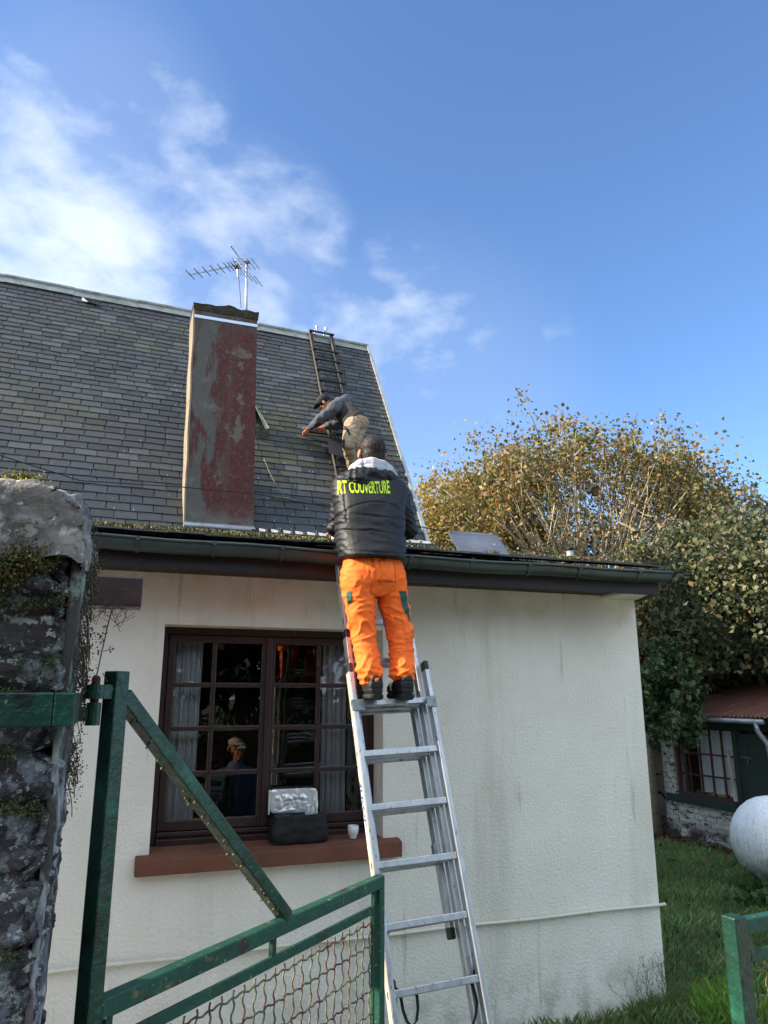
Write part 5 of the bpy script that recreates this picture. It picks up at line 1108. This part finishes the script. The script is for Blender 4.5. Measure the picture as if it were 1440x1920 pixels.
# ================================================================ FAR RIGHT GARDEN
SXP = 8.44
sh = thing('garden_shed', 'low white brick shed with green door and rusty corrugated roof beyond the lawn', 'shed', (9.6, 9.2, 0))
M_wbrick = mat('peeling_whitewashed_brick', [(.3, '#b4b1a6'), (.7, '#cfcbbf')], 5, rough=.95, bump=1, bscale=16, bdist=.03, stretch=(1, 1, 2), over=[dict(scale=7, lo=.55, hi=.62, col='#5b3f33', stretch=(1, 1, 3)), dict(scale=12, lo=.58, hi=.66, col='#8c887c', amt=.8), dict(scale=2.5, lo=.35, hi=.5, col='#4a4038', z=(.34, .18))])
M_dgreen = mat('dark_green_boards', [(.3, '#1a2622'), (.7, '#26342e')], 6, rough=.7, bump=.3, stretch=(1, 6, .4))
M_corr = mat('rusty_corrugated_iron', [(.3, '#4f3029'), (.7, '#72463a')], 2.5, rough=.85, bump=.4, stretch=(.4, 2, 1), over=[dict(scale=4, lo=.55, hi=.7, col='#8a6a5e', stretch=(.4, 2, 1), amt=.7), dict(scale=9, lo=.6, hi=.7, col='#3a211c', amt=.7)])
yA, yB, yW0, yW1, yD0, yD1 = 7.2, 10.33, 8.80, 10.06, 7.86, 8.72
def sheetbox(mb, y0, y1, z0, z1, x0=SXP, x1=SXP+.22): mb.box((x0, y0, z0), (x1, y1, z1))
m = MB(); bz = 0.0; k = 0
def bricks(mb, y0, y1, z0, z1):
    z = z0; k = 0
    while z < z1-.01:
        y = y0-(k % 2)*.11; zt_ = min(z+.072, z1)
        while y < y1:
            a_, b_ = max(y, y0), min(y+.212, y1)
            if b_-a_ > .02: mb.box((SXP+rr.uniform(-.004, .004), a_+.002, z), (SXP+.11, b_-.004, zt_-.006))
            y += .222
        z += .078; k += 1
bricks(m, yW1, yB, 0, 1.80); bricks(m, yW0-.08, yW1, 0, .60); bricks(m, 7.2, yD0-.05, 0, 1.7)
m.build('brickwork', M_wbrick, sh)
m = MB(); sheetbox(m, yW1+.001, yB-.004, 0, 1.86, SXP+.02, SXP+.2); sheetbox(m, yW0-.08, yW1, 0, .59, SXP+.02, SXP+.2); sheetbox(m, yA, yD0-.06, 0, 1.80, SXP+.02, SXP+.2); m.box((SXP+.201, yB-.2, 0), (11.4, yB-.005, 2.0)); m.box((11.3, yA, 0), (11.4, yB-.21, 2.3)); m.box((SXP+.21, yA, 0), (11.29, yA+.12, 2.0)); m.build('wall', M_wbrick, sh)
m = MB(); m.box((SXP+.03, yA, 1.70), (SXP+.10, yW1+.05, 1.86)); m.box((SXP-.02, yW0-.09, 0.0), (SXP+.06, yW0-.01, 1.70)); m.box((SXP, yD0-.06, 0), (SXP+.06, yD0-.005, 1.70)); m.build('door_post', M_dgreen, sh)
m = MB(); m.box((SXP-.06, yW0-.005, .59), (SXP+.1, yW1+.19, .70)); m.build('sill', M_dgreen, sh, bevel=.005)
sw_ = bpy.data.objects.new('window', None); COL.objects.link(sw_); sw_.parent = sh; sw_.location = V((SXP+.05, 9.4, .7))-sh.location
m = MB(); m.box((SXP+.05, yW0, .70), (SXP+.09, yW0+.05, 1.70)); m.box((SXP+.05, yW1-.05, .70), (SXP+.09, yW1, 1.70)); m.box((SXP+.05, yW0+.051, .70), (SXP+.09, yW1-.051, .745)); m.build('frame', mat('rust_red_frame', '#4a2a20', rough=.7, bump=.3), sw_)
m = MB()
for i in range(1, 5):
    y = yW0+.05+(yW1-yW0-.1)*i/5; m.box((SXP+.055, y-.012, .746), (SXP+.08, y+.012, 1.70))
for z in (1.02, 1.33): m.box((SXP+.047, yW0+.052, z-.013), (SXP+.054, yW1-.052, z+.013))
m.build('glazing_bars', M_rust, sw_)
m = MB(); m.add([(SXP+.085, yW0+.05, .745), (SXP+.085, yW1-.05, .745), (SXP+.085, yW1-.05, 1.70), (SXP+.085, yW0+.05, 1.70)], [(0, 1, 2, 3)]); m.build('glass', M_glass2, sw_)
m = MB(); nx_ = 80; nz_ = 6
vs = [(SXP+.16+.02*math.sin(i*.9)+.01*math.sin(i*.37), yW0+.12+(yW1-yW0-.50)*i/nx_, .76+.92*j/nz_+(.02*abs(math.sin(i*.35)) if j == 0 else 0)) for j in range(nz_+1) for i in range(nx_+1)]
m.add(vs, [(j*(nx_+1)+i, j*(nx_+1)+i+1, (j+1)*(nx_+1)+i+1, (j+1)*(nx_+1)+i) for j in range(nz_) for i in range(nx_)]); tag(m.build('curtain', M_net, None, smooth=True), 'pleated white lace curtain behind the shed window', 'curtain')
m = MB(); m.bar((SXP-.03, yW0+.02, .735), (SXP-.01, yW0+.10, 1.42), .045, .03, (0, 1, 0)); tag(m.build('leaning_plank', mat('peeling_white_plank', [(.35, '#8c7f74'), (.6, '#b9b2a6')], 9, rough=.9, stretch=(1, 1, .4))), 'peeling white wooden lath leaning against the right side of the shed window', 'plank')
dr_ = bpy.data.objects.new('door', None); COL.objects.link(dr_); dr_.parent = sh; dr_.location = V((SXP+.03, 8.3, 0))-sh.location
m = MB(); y = yD0
while y < yD1-.02: m.box((SXP+.01, y+.0015, .03), (SXP+.045, min(y+.11, yD1-.01)-.0015, 1.665)); y += .11
m.build('boards', M_dgreen, dr_)
m = MB(); m.bar((SXP+.0, 8.46, 1.335), (SXP+.0, 8.66, 1.345), .03, .014, (0, 0, 1)); m.tube([(SXP-.015, 8.45, 1.34), (SXP-.015, 8.68, 1.35)], .009, 8); m.tube([(SXP-.016, 8.53, 1.34), (SXP-.03, 8.53, 1.27)], .007, 8); m.build('bolt', mat('old_brass', '#77705c', rough=.45, metal=.7, bump=0), dr_)
m = MB(); m.box((SXP+.5, 8.75, .3), (SXP+.52, 10.1, 1.85)); m.box((SXP+.23, 8.74, .3), (SXP+.5, 8.75, 1.85)); m.box((SXP+.23, 10.1, .3), (SXP+.5, 10.11, 1.85)); m.build('room', mat('dark_store', '#15130f', rough=1, bump=0), sh)  # near-black box added so the shed interior looks unlit
# roof
rf2 = MB(); ez = 1.90; rz = 2.75; ny = 260; vs = []
for k, (x, z) in enumerate(((SXP-.22, ez), (SXP+2.9, rz))):
    for i in range(ny+1):
        y = 7.95+(10.45-7.95)*i/ny; vs.append((x, y, z+.014*math.sin(y*2*math.pi/.076)))
rf2.add(vs+[(a, b, c-.004) for a, b, c in vs], [(i, i+1, ny+2+i, ny+1+i) for i in range(ny)]+[(2*(ny+1)+i+1, 2*(ny+1)+i, 3*(ny+1)+i, 3*(ny+1)+i+1) for i in range(ny)])
rf2.build('roof', M_corr, sh, smooth=True)
m = MB(); m.bar((SXP-.19, 7.93, ez-.05), (SXP+2.9, 7.93, rz-.05), .10, .03, (0, 0, 1)); m.build('bargeboard', M_dgreen, sh)
gsh = MB(); gsh.tube([(SXP-.20, 8.0, ez-.055), (SXP-.20, 10.4, ez-.050)], .035, 12); shg = gsh.build('gutter', M_zinc, sh, smooth=True)
m = MB(); m.tube([(SXP-.20, 8.14, ez-.06), (SXP-.20, 8.12, ez-.18), (SXP-.08, 8.10, ez-.34), (SXP-.05, 8.10, ez-.5), (SXP-.05, 8.10, 0)], .034, 12); m.build('downpipe', M_zinc, sh, smooth=True)
# garden wall behind, bicycle
gw = MB(); gw.box((8.2, 12.0, 0), (11.5, 12.18, 1.235)); gwt = thing('concrete_wall', 'grey brown concrete panel garden wall left of the shed behind the bicycle', 'wall', (9.5, 12.1, 0)); gw.build('panel', mat('concrete_panel', [(.3, '#4f4a41'), (.7, '#6b6558')], 3, rough=.9, bump=.3, over=[dict(scale=2, lo=.5, hi=.7, col='#8a8170', amt=.5)]), gwt)
m = MB(); m.box((8.2, 11.97, 1.236), (11.5, 12.21, 1.285)); m.build('coping', mat('dark_coping', '#3a362f', rough=.9), gwt)
bk = thing('bicycle', 'black bicycle parked between the house corner and the shed', 'bicycle', (8.6, 11.0, 0))
M_bk = mat('black_bike_paint', '#0a0a0c', rough=.45, bump=0)
bY = 10.9
bp = lambda px, py: at(px, py, Y=bY)
wc = bp(1237, 1528); wr_ = .30
fwd_ = (V((bp(1250, 1528).x-bp(1200, 1528).x, 0, 0))+V((0, -.05, 0))).normalized()
def wheel(c):
    e = bpy.data.objects.new('wheel', None); COL.objects.link(e); e.parent = bk; e.location = c-bk.location
    m = MB(); m.tube([c+fwd_*.62*wr_*math.cos(a)*1.0+V((0, 0, wr_*math.sin(a))) for a in [i*math.pi/16 for i in range(33)]], .026, 8, cap=False); m.build('tyre', M_bk, e)
    m = MB()
    for i in range(14):
        a = i*math.pi*2/14; m.tube([c, c+fwd_*.62*wr_*.93*math.cos(a)+V((0, 0, wr_*.93*math.sin(a)))], .002, 4)
    m.tube([c-V((0, .04, 0)), c+V((0, .04, 0))], .02, 8); m.build('rim', M_steel, e)
wc.z = .32; wheel(wc); wc2 = wc-V((.95, -.1, 0)); wheel(wc2)
m = MB(); hb_ = bp(1221, 1456); fk = bp(1228, 1492); m.tube([hb_, fk], .022, 8); m.tube([bp(1219, 1470), bp(1190, 1500)], .017, 8); m.tube([fk, wc2+V((.45, 0, .0))], .02, 8); m.tube([wc2+V((.45, 0, 0)), wc2], .014, 8); m.tube([wc2+V((.42, 0, 0)), wc2+V((.28, 0, .55))], .017, 8); m.tube([hb_, wc2+V((.3, 0, .5))], .018, 8); m.tube([wc2, wc2+V((.29, 0, .5))], .013, 8); m.build('frame', M_bk, bk)
m = MB(); m.tube([fk, wc], .014, 8); m.build('fork', M_steel, bk)
m = MB(); m.tube([bp(1217, 1458), bp(1228, 1452), bp(1239, 1451)], .016, 8); m.tube([bp(1222, 1461), bp(1236, 1457)], .007, 6); m.build('handlebar', M_bk, bk)
m = MB(); m.tube([bp(1222, 1459), bp(1233, 1467), bp(1237, 1480), bp(1229, 1495)], .004, 5); m.build('brake_cable', M_bk, bk)
m = MB(); m.ball(wc2+V((.26, 0, .6)), (.13, 0, 0), (0, .07, 0), (0, 0, .03)); m.build('saddle', M_bk, bk)
# gas tank
tk = thing('gas_tank', 'weathered white domed gas tank standing on the lawn in front of the shed', 'tank', (7.6, 7.0, 0))
M_tank = mat('stained_white_paint', [(.3, '#d9dde0'), (.7, '#eceff0')], 6, rough=.5, bump=.15, over=[dict(scale=60, lo=.56, hi=.66, col='#8a8474', amt=.6), dict(scale=9, lo=.55, hi=.72, col='#8a8366', stretch=(3, 3, .35), amt=.45, detail=10), dict(scale=5, lo=.34, hi=.52, col='#3c3d28', z=(.50, .18), detail=9), dict(scale=14, lo=.55, hi=.66, col='#5f6046', stretch=(3, 3, .4), amt=.8, z=(.9, .3))])
tc_ = at(1449, 1568, D=10.0); tc_.z = .60; td = V((.93, -.25, 0)).normalized(); rT = .475; m = MB(); rings = []; sdt = td.cross(V((0, 0, 1)))
for a in (-.999, -.985, -.94, -.86, -.74, -.58, -.38, -.2, 0): rings.append((tc_+td*(a*rT*.92), sdt*rT*math.sqrt(1-a*a), V((0, 0, 1))*rT*math.sqrt(1-a*a)))
for a in (.02, .2, .5, 1): rings.append((tc_+td*a*1.7, sdt*rT, V((0, 0, rT))))
for a in (.2, .38, .58, .74, .86, .94, .985, .999): rings.append((tc_+td*(1.7+a*rT*.92), sdt*rT*math.sqrt(1-a*a), V((0, 0, 1))*rT*math.sqrt(1-a*a)))
m.loft(rings, 48); m.build('shell', M_tank, tk, smooth=True)
for q_ in (.35, 1.5):
    m = MB(); c = tc_+td*q_; m.obox(V((c.x, c.y, .1)), td*.06, sdt*.28, V((0, 0, .10))); m.build('foot', M_steel, tk)
# ================================================================ TREES
def stems(mb, base, tops, r0, jit=.25, seg=7):
    out_ = []
    for tp_, r_ in tops:
        pts = []; mid = V((rng.normal()*jit, rng.normal()*jit, 0))
        for k in range(seg+1):
            u = k/seg; p = V(base).lerp(V(tp_), u)+mid*math.sin(u*math.pi)*.6+V((0, 0, .35*math.sin(u*math.pi)*0)); p += V((rng.normal(), rng.normal(), rng.normal()))*.035*(0 if k == 0 else 1); pts.append(p)
        mb.tube(pts, [max(.004, r_*(1-.86*k/seg)) for k in range(seg+1)], 6); out_.append(pts)
    return out_
def tree(name, lab, base, cen, rad, nst, nleaf, lsz, pal, r_stem=.045, fork=1.2, skin=.7, sub=3, seedf=0, bare=None, zmin=.25, tr_r=.22, lump=.35, M_b=None, wts=None, grp=None):
    T_ = thing(name, lab, 'tree', base, grp); base = V(base); cen = V(cen); mb = MB(); fk = base+V((0, 0, fork))
    mb.tube([base-V((0, 0, .1)), base.lerp(fk, .5), fk], [tr_r*1.3, tr_r, tr_r*.9], 10)
    tops = []; dirs = []
    for i in range(nst):
        d = unit(rng.normal(size=3)); d[2] = abs(d[2])*.9-.25*rng.random(); d = d/np.linalg.norm(d); k = rng.uniform(.82, 1.02)
        k *= 1+lump*(noise.noise(V(d)*2.1+V((seedf, 0, 0))))
        k = min(k, 1.0)
        tops.append((cen+V((d[0]*rad[0], d[1]*rad[1], d[2]*rad[2]))*k, r_stem*rng.uniform(.6, 1.3)))
    lines = stems(mb, fk-V((0, 0, .15)), tops, r_stem)
    twigs = []
    for pts in lines:
        for s_ in range(sub):
            i = rng.integers(2, len(pts)-1); u = rng.random(); p = pts[i].lerp(pts[i+1], u); d = (pts[-1]-pts[0]).normalized()*.8+V(rng.normal(size=3))*.5; L_ = rng.uniform(.4, 1.0)*rad[0]/3
            q1 = p+d.normalized()*L_*.5+V(rng.normal(size=3))*.05; q2 = q1+(d.normalized()+V((0, 0, .15))).normalized()*L_*.5; mb.tube([p, q1, q2], [r_stem*.3, r_stem*.2, .004], 4); twigs.append((q1, q2))
        twigs.append((pts[-3], pts[-1])); twigs.append((pts[-2], pts[-1]+(pts[-1]-pts[-2])*.12))
    tr = mb.build('trunk', M_b or M_bark, T_, smooth=True)
    # leaves: half on twigs, half in lumpy clumps through the outer crown
    A = np.array([list(a) for a, b in twigs]); B = np.array([list(b) for a, b in twigs])
    n1_ = int(nleaf*.5); ii = rng.integers(0, len(A), n1_); u = rng.random((n1_, 1))**.7; C1 = A[ii]*(1-u)+B[ii]*u+rng.normal(size=(n1_, 3))*.09*rad[0]/3
    nc = int(60+nleaf/120); cd = unit(rng.normal(size=(nc, 3))); cr0 = rng.uniform(skin, 1.0, (nc, 1)); lm = np.array([[1+lump*noise.noise(V(d)*2.1+V((seedf, 0, 0)))] for d in cd])
    cc = np.array(cen)+cd*np.array(rad)*cr0*lm; n2_ = nleaf-n1_; jj = rng.integers(0, nc, n2_); C2 = cc[jj]+rng.normal(size=(n2_, 3))*np.array([.3, .3, .22])*rad[0]/3
    C = np.concatenate([C1, C2]); 
    if bare is not None: C = C[~bare(C)]
    C = C[C[:, 2] > zmin]
    cl = pick(pal, len(C), wts)
    # neighbouring leaves share their hue (clumps of yellow and of green)
    hv = np.array([noise.noise(V(c)*.8) for c in C]); cl = cl*(1+.35*hv[:, None]*np.array([1.0, .55, .2]))
    quads('crown', leaf_quads(C, rng.uniform(lsz*.6, lsz*1.25, len(C)), up=.25), M_leaf, T_, cl.clip(.004, .8)); return T_
camp = np.array([0, 0, H]); 
tb = at(1105, 1075, D=18.0); cen1 = at(1080, 1032, D=18)
vdir = unit(np.array([cen1.x, cen1.y, 0.0]))
sdir = np.array([vdir[1], -vdir[0], 0])
M_palebark = mat('pale_bare_bark', [(.3, '#8a7f6c'), (.7, '#b5aa94')], 12, rough=.85, bump=.3)
def bare1(C):
    rel = C-np.array(cen1); s_ = rel@sdir; f = rel@vdir; u = (s_-.45)/1.9; v = (rel[:, 2]+.3)/1.7
    return (u*u+v*v < 1) & (f < 1.6) & (rng.random(len(C)) < .90)
tree('linden_tree', 'large autumn tree with yellow leaves and bare fanning branches behind the low roof', (tb.x, tb.y, 0), cen1, (3.85, 4.0, 2.66), 170, 105000, .092,
     ['#8a763c', '#716b3a', '#5f6430', '#967642', '#745a3c', '#4c5428', '#84603a'], .05, 3.2, .62, 4, 1.0, bare1, .25, .35, .10, M_b=M_palebark, wts=[.2, .2, .2, .12, .12, .1, .06])
tree('linden_tree', 'yellowing lower tree left of the bare branched tree, beside the roof verge', tuple(V((at(860, 1000, D=19).x, at(860, 1000, D=19).y, 0))), at(885, 1015, D=19), (2.0, 1.9, 1.9), 60, 20000, .10,
     ['#a08a36', '#8a8234', '#6a7430', '#b8943e', '#94703a'], .035, 2.4, .6, 4, 2.0, None, .25, .2, .15)
tree('linden_tree', 'dark green tree overhanging the shed at the right edge', tuple(V((at(1440, 1200, D=14.5).x, at(1440, 1200, D=14.5).y, 0))), at(1440, 1150, D=13.8), (2.35, 2.4, 1.75), 80, 52000, .095,
     ['#4a5438', '#565e3c', '#626444', '#3c4830', '#7c724c', '#86704c'], .04, 1.9, .5, 4, 3.0, None, 2.5, .25, .14, M_b=M_bark, wts=[.26, .22, .2, .16, .1, .06])
tree('linden_tree', 'small leafy green tree between the house corner and the dark tree', tuple(V((at(1260, 1200, D=15.2).x, at(1260, 1200, D=15.2).y, 0))), at(1245, 1250, D=14.8), (1.6, 1.5, 1.45), 40, 12000, .125,
     ['#545c3c', '#646844', '#74704a', '#454e34', '#8a7a50'], .03, 1.2, .5, 4, 4.0, None, .25, .16, .14)
tree('linden_tree', 'low leafy bough growth hanging over the left end of the shed roof', tuple(V((at(1262, 1200, D=12.6).x, at(1262, 1200, D=12.6).y+.8, 0))), at(1256, 1305, D=11.9), (.5, .6, .85), 16, 3600, .09,
     ['#3c5434', '#465f3c', '#506a44', '#324628', '#6c6c42'], .016, 1.6, .5, 3, 5.0, None, .25, .08, .2)
for i, (x, y) in enumerate(((-1, 19), (-6, 20), (-12, 19))):  # unseen trees added to keep bright horizon out of the shed glass
    tree('broadleaf_tree', ['tree hidden behind the house roof, nearest the chimney side', 'tree hidden behind the middle of the house', 'tree hidden behind the far left of the house'][i], (x, y, 0), (x, y, 3.4), (3.2, 2.4, 3.2), 14, 5000, .4, ['#2c3d20', '#34481f', '#3d4f26'], .06, 1.0, .3, 1, i, None, .25, .25, .1, M_b=M_barkd, grp='trees hidden behind the house')
# unseen trees: left ones added to shade the entrance, rear ones reflect in glass
for i, (x, y, h_, rd_) in enumerate(((-9.8, -.6, 8.6, 2.1), (-6.6, .2, 5.9, 1.9), (-7.4, 2.9, 5.6, 1.5), (-7, -13, 7.5, 3), (-1.5, -11.5, 9.5, 3.2), (3.6, -11.8, 9.5, 3.2), (8.5, -11, 9.8, 3.4), (13, -11, 8, 3.2))):
    lab_ = ['tall narrow evergreen outside the frame, farthest out beyond the stone pillar', 'evergreen tree outside the frame beyond the stone pillar', 'narrow evergreen outside the frame at the far left', 'tall evergreen behind the camera to the left', 'tall evergreen behind the camera facing the window', 'dark evergreen behind the camera opposite the ladder', 'evergreen behind the camera to the right', 'evergreen at the far right behind the camera'][i]
    tree('evergreen_tree', lab_, (x, y, 0), (x, y, h_*.52), (rd_, rd_, h_*.5), 14, 9000, .42, ['#1c2a14', '#24341a', '#16220f', '#2d3d1c'], .06, 1.0, .3, 1, i, None, .25, .25, .1, M_b=M_barkd, grp='evergreens outside the frame')
hd2 = thing('clipped_hedge', 'tall hedge in the back garden hidden behind the house', 'hedge', (-3, 15.6, 0))  # unseen hedge added to darken the reflection in the shed window
m = MB(); m.box((-12, 15.6, 0), (6, 15.8, 2.2)); m.build('stem', M_barkd, hd2)
n = 9000; C = np.stack([rng.uniform(-12, 6.1, n), rng.uniform(15.1, 15.6, n), rng.uniform(0, 2.5, n)], 1)
quads('foliage', leaf_quads(C, rng.uniform(.08, .16, n)), M_leaf, hd2, pick(['#1e2c14', '#26381a', '#182410'], n))
hd_ = thing('clipped_hedge', 'dark clipped hedge across the road behind the camera, reflected in the window', 'hedge', (1, -4.2, 0))  # added out of view to hide sunlit ground from the window reflection
m = MB(); m.box((-4, -4.35, 0), (6, -4.15, 1.6)); m.build('stem', M_barkd, hd_)
n = 26000; C = np.stack([rng.uniform(-4.1, 6.1, n), rng.uniform(-4.75, -3.75, n), rng.uniform(0, 1.9, n)], 1); k_ = (np.abs(C[:, 1]+4.25) > .3) | (C[:, 2] > 1.7)
quads('foliage', leaf_quads(C[k_], rng.uniform(.05, .1, k_.sum())), M_leaf, hd_, pick(['#1e2c14', '#26381a', '#182410'], k_.sum()))
# ================================================================ GRASS, LITTER
def blades(n, xr, yr, hgt, pal, cond=None, wid=.0022, zf=None):
    X = rng.uniform(*xr, n); Y = rng.uniform(*yr, n); k = np.ones(n, bool)
    if cond is not None: k = cond(X, Y)
    X, Y = X[k], Y[k]; n = len(X); cl = np.array([noise.noise(V((a*1.3, b*1.3, 0)))+.6*noise.noise(V((a*4, b*4, 5))) for a, b in zip(X, Y)])
    h_ = rng.uniform(*hgt, n)*(1+.55*cl).clip(.4, 1.9); a_ = rng.uniform(0, 2*math.pi, n); ln = rng.uniform(.1, .75, n)*h_; dx, dy = np.cos(a_), np.sin(a_)
    sx, sy = -dy*wid, dx*wid; B = np.stack([X, Y, np.zeros(n)], 1)
    s_ = np.stack([sx, sy, np.zeros(n)], 1); md = B+np.stack([dx*ln*.35, dy*ln*.35, h_*.6], 1); tp_ = B+np.stack([dx*ln, dy*ln, h_], 1)
    c = pick(pal, n)*(1+.35*cl[:, None]); return np.stack([B-s_, B+s_, md+s_*.7, tp_], 1), c
def lawn(X, Y): return ~((X < XR+.03) & (Y > YW-.02)) & ~((X > SXP-.05)) & (Y-1.0 < X*3.2) & (Y < 11.2-.0*X)
gp = ['#4f7238', '#597f40', '#648a46', '#486b3a', '#77925a', '#93a070', '#8a8058']
P1, C1 = blades(150000, (3.6, 8.4), (3.2, 9.9), (.05, .12), gp, lawn)
P2, C2 = blades(30000, (8.4, 16), (3.5, 8.0), (.05, .13), gp, lambda X, Y: Y < 8)
P3, C3 = blades(14000, (3.7, 5.6), (3.6, 5.6), (.07, .15), ['#5f8a2c', '#74983a', '#4a7028', '#86a44a'], lambda X, Y: lawn(X, Y) & (np.hypot(X-4.7, Y-4.2) < .9), .002)
P4, C4 = blades(2600, (1.4, 4.3), (4.70, 5.0), (.03, .12), ['#6f8048', '#587a3a', '#92925c', '#66803e'], lambda X, Y: rng.random(len(X)) < (X-1.0)/3.2, .0022)
P5, C5 = blades(30000, (1.15, 3.65), (1.45, 4.7), (.03, .08), gp)
tag(quads('grass', np.concatenate([P1, P2, P3, P4, P5]), M_grass, None, np.concatenate([C1, C2, C3, C4, C5])), None, None, kind='stuff')
n = 5200; X = rng.uniform(7.6, 8.45, n); Y = rng.uniform(8.0, 11.9, n); k = (X > 8.42-(.28+.55*((Y-8)/3.9))*np.array([.8+.35*noise.noise(V((a*3, 0, 0))) for a in Y])); X, Y = X[k], Y[k]
Xb, Yb = rng.uniform(7.9, 9.6, 2600), rng.uniform(10.5, 12, 2600); X, Y = np.concatenate([X, Xb]), np.concatenate([Y, Yb])
Xs, Ys = rng.uniform(4, 8.4, 520), rng.uniform(4, 10, 520); ks = lawn(Xs, Ys); X, Y = np.concatenate([X, Xs[ks]]), np.concatenate([Y, Ys[ks]])
C = np.stack([X, Y, rng.uniform(.02, .07, len(X))], 1)
tag(quads('fallen_leaves', leaf_quads(C, rng.uniform(.04, .09, len(X)), up=-.2), M_leaf, None, pick(['#5c4232', '#4a3428', '#6e5140', '#7c6048', '#382820'], len(X))), None, None, kind='stuff')
# wispy weed against the wall corner
wd = thing('weed', 'wispy seeding weed growing at the foot of the house corner', 'plant', (3.9, 4.88, 0)); m = MB(); Q, Cc = [], []
for i in range(46):
    b_ = V((rng.uniform(3.62, 4.02), rng.uniform(4.78, 4.97), 0)); h_ = rng.uniform(.16, .42); pts = [b_]; dx = rng.normal()*.05
    for k in range(6): pts.append(pts[-1]+V((dx*.4+rng.normal()*.008, rng.normal()*.006, h_/6)))
    m.tube(pts, .0012, 4)
    for k in range(7):
        p = pts[rng.integers(2, 7)]; q_ = p+V((rng.normal()*.02, rng.normal()*.015, .03)); m.tube([p, q_], .0008, 4); a_, c_ = clump(q_, 4, .004, .008, ['#6a6a4a', '#4d5a34', '#7c7458'], 1); Q.append(a_); Cc.append(c_)
m.build('stem', mat('weed_stem', '#55603a', rough=.9, bump=0), wd); quads('seed_heads', np.concatenate(Q), M_moss, wd, np.concatenate(Cc))
# broad leaved weed under the gas tank
q_ = at(1432, 1640, D=9.2); wp = thing('nettle', 'leafy green weed growing below the gas tank at the right edge', 'plant', (q_.x, q_.y, 0)); a_, c_ = clump((q_.x+.08, q_.y, .16), 260, .12, .12, ['#3c5a2a', '#4b6a34', '#2e4a22'], .6, -.2); quads('foliage', a_, M_leaf, wp, c_)
m = MB()
for i in range(12): m.tube([(q_.x+.08+rng.normal()*.04, q_.y+rng.normal()*.04, 0), (q_.x+.08+rng.normal()*.1, q_.y+rng.normal()*.1, .28)], .004, 4)
m.build('stem', M_barkd, wp)
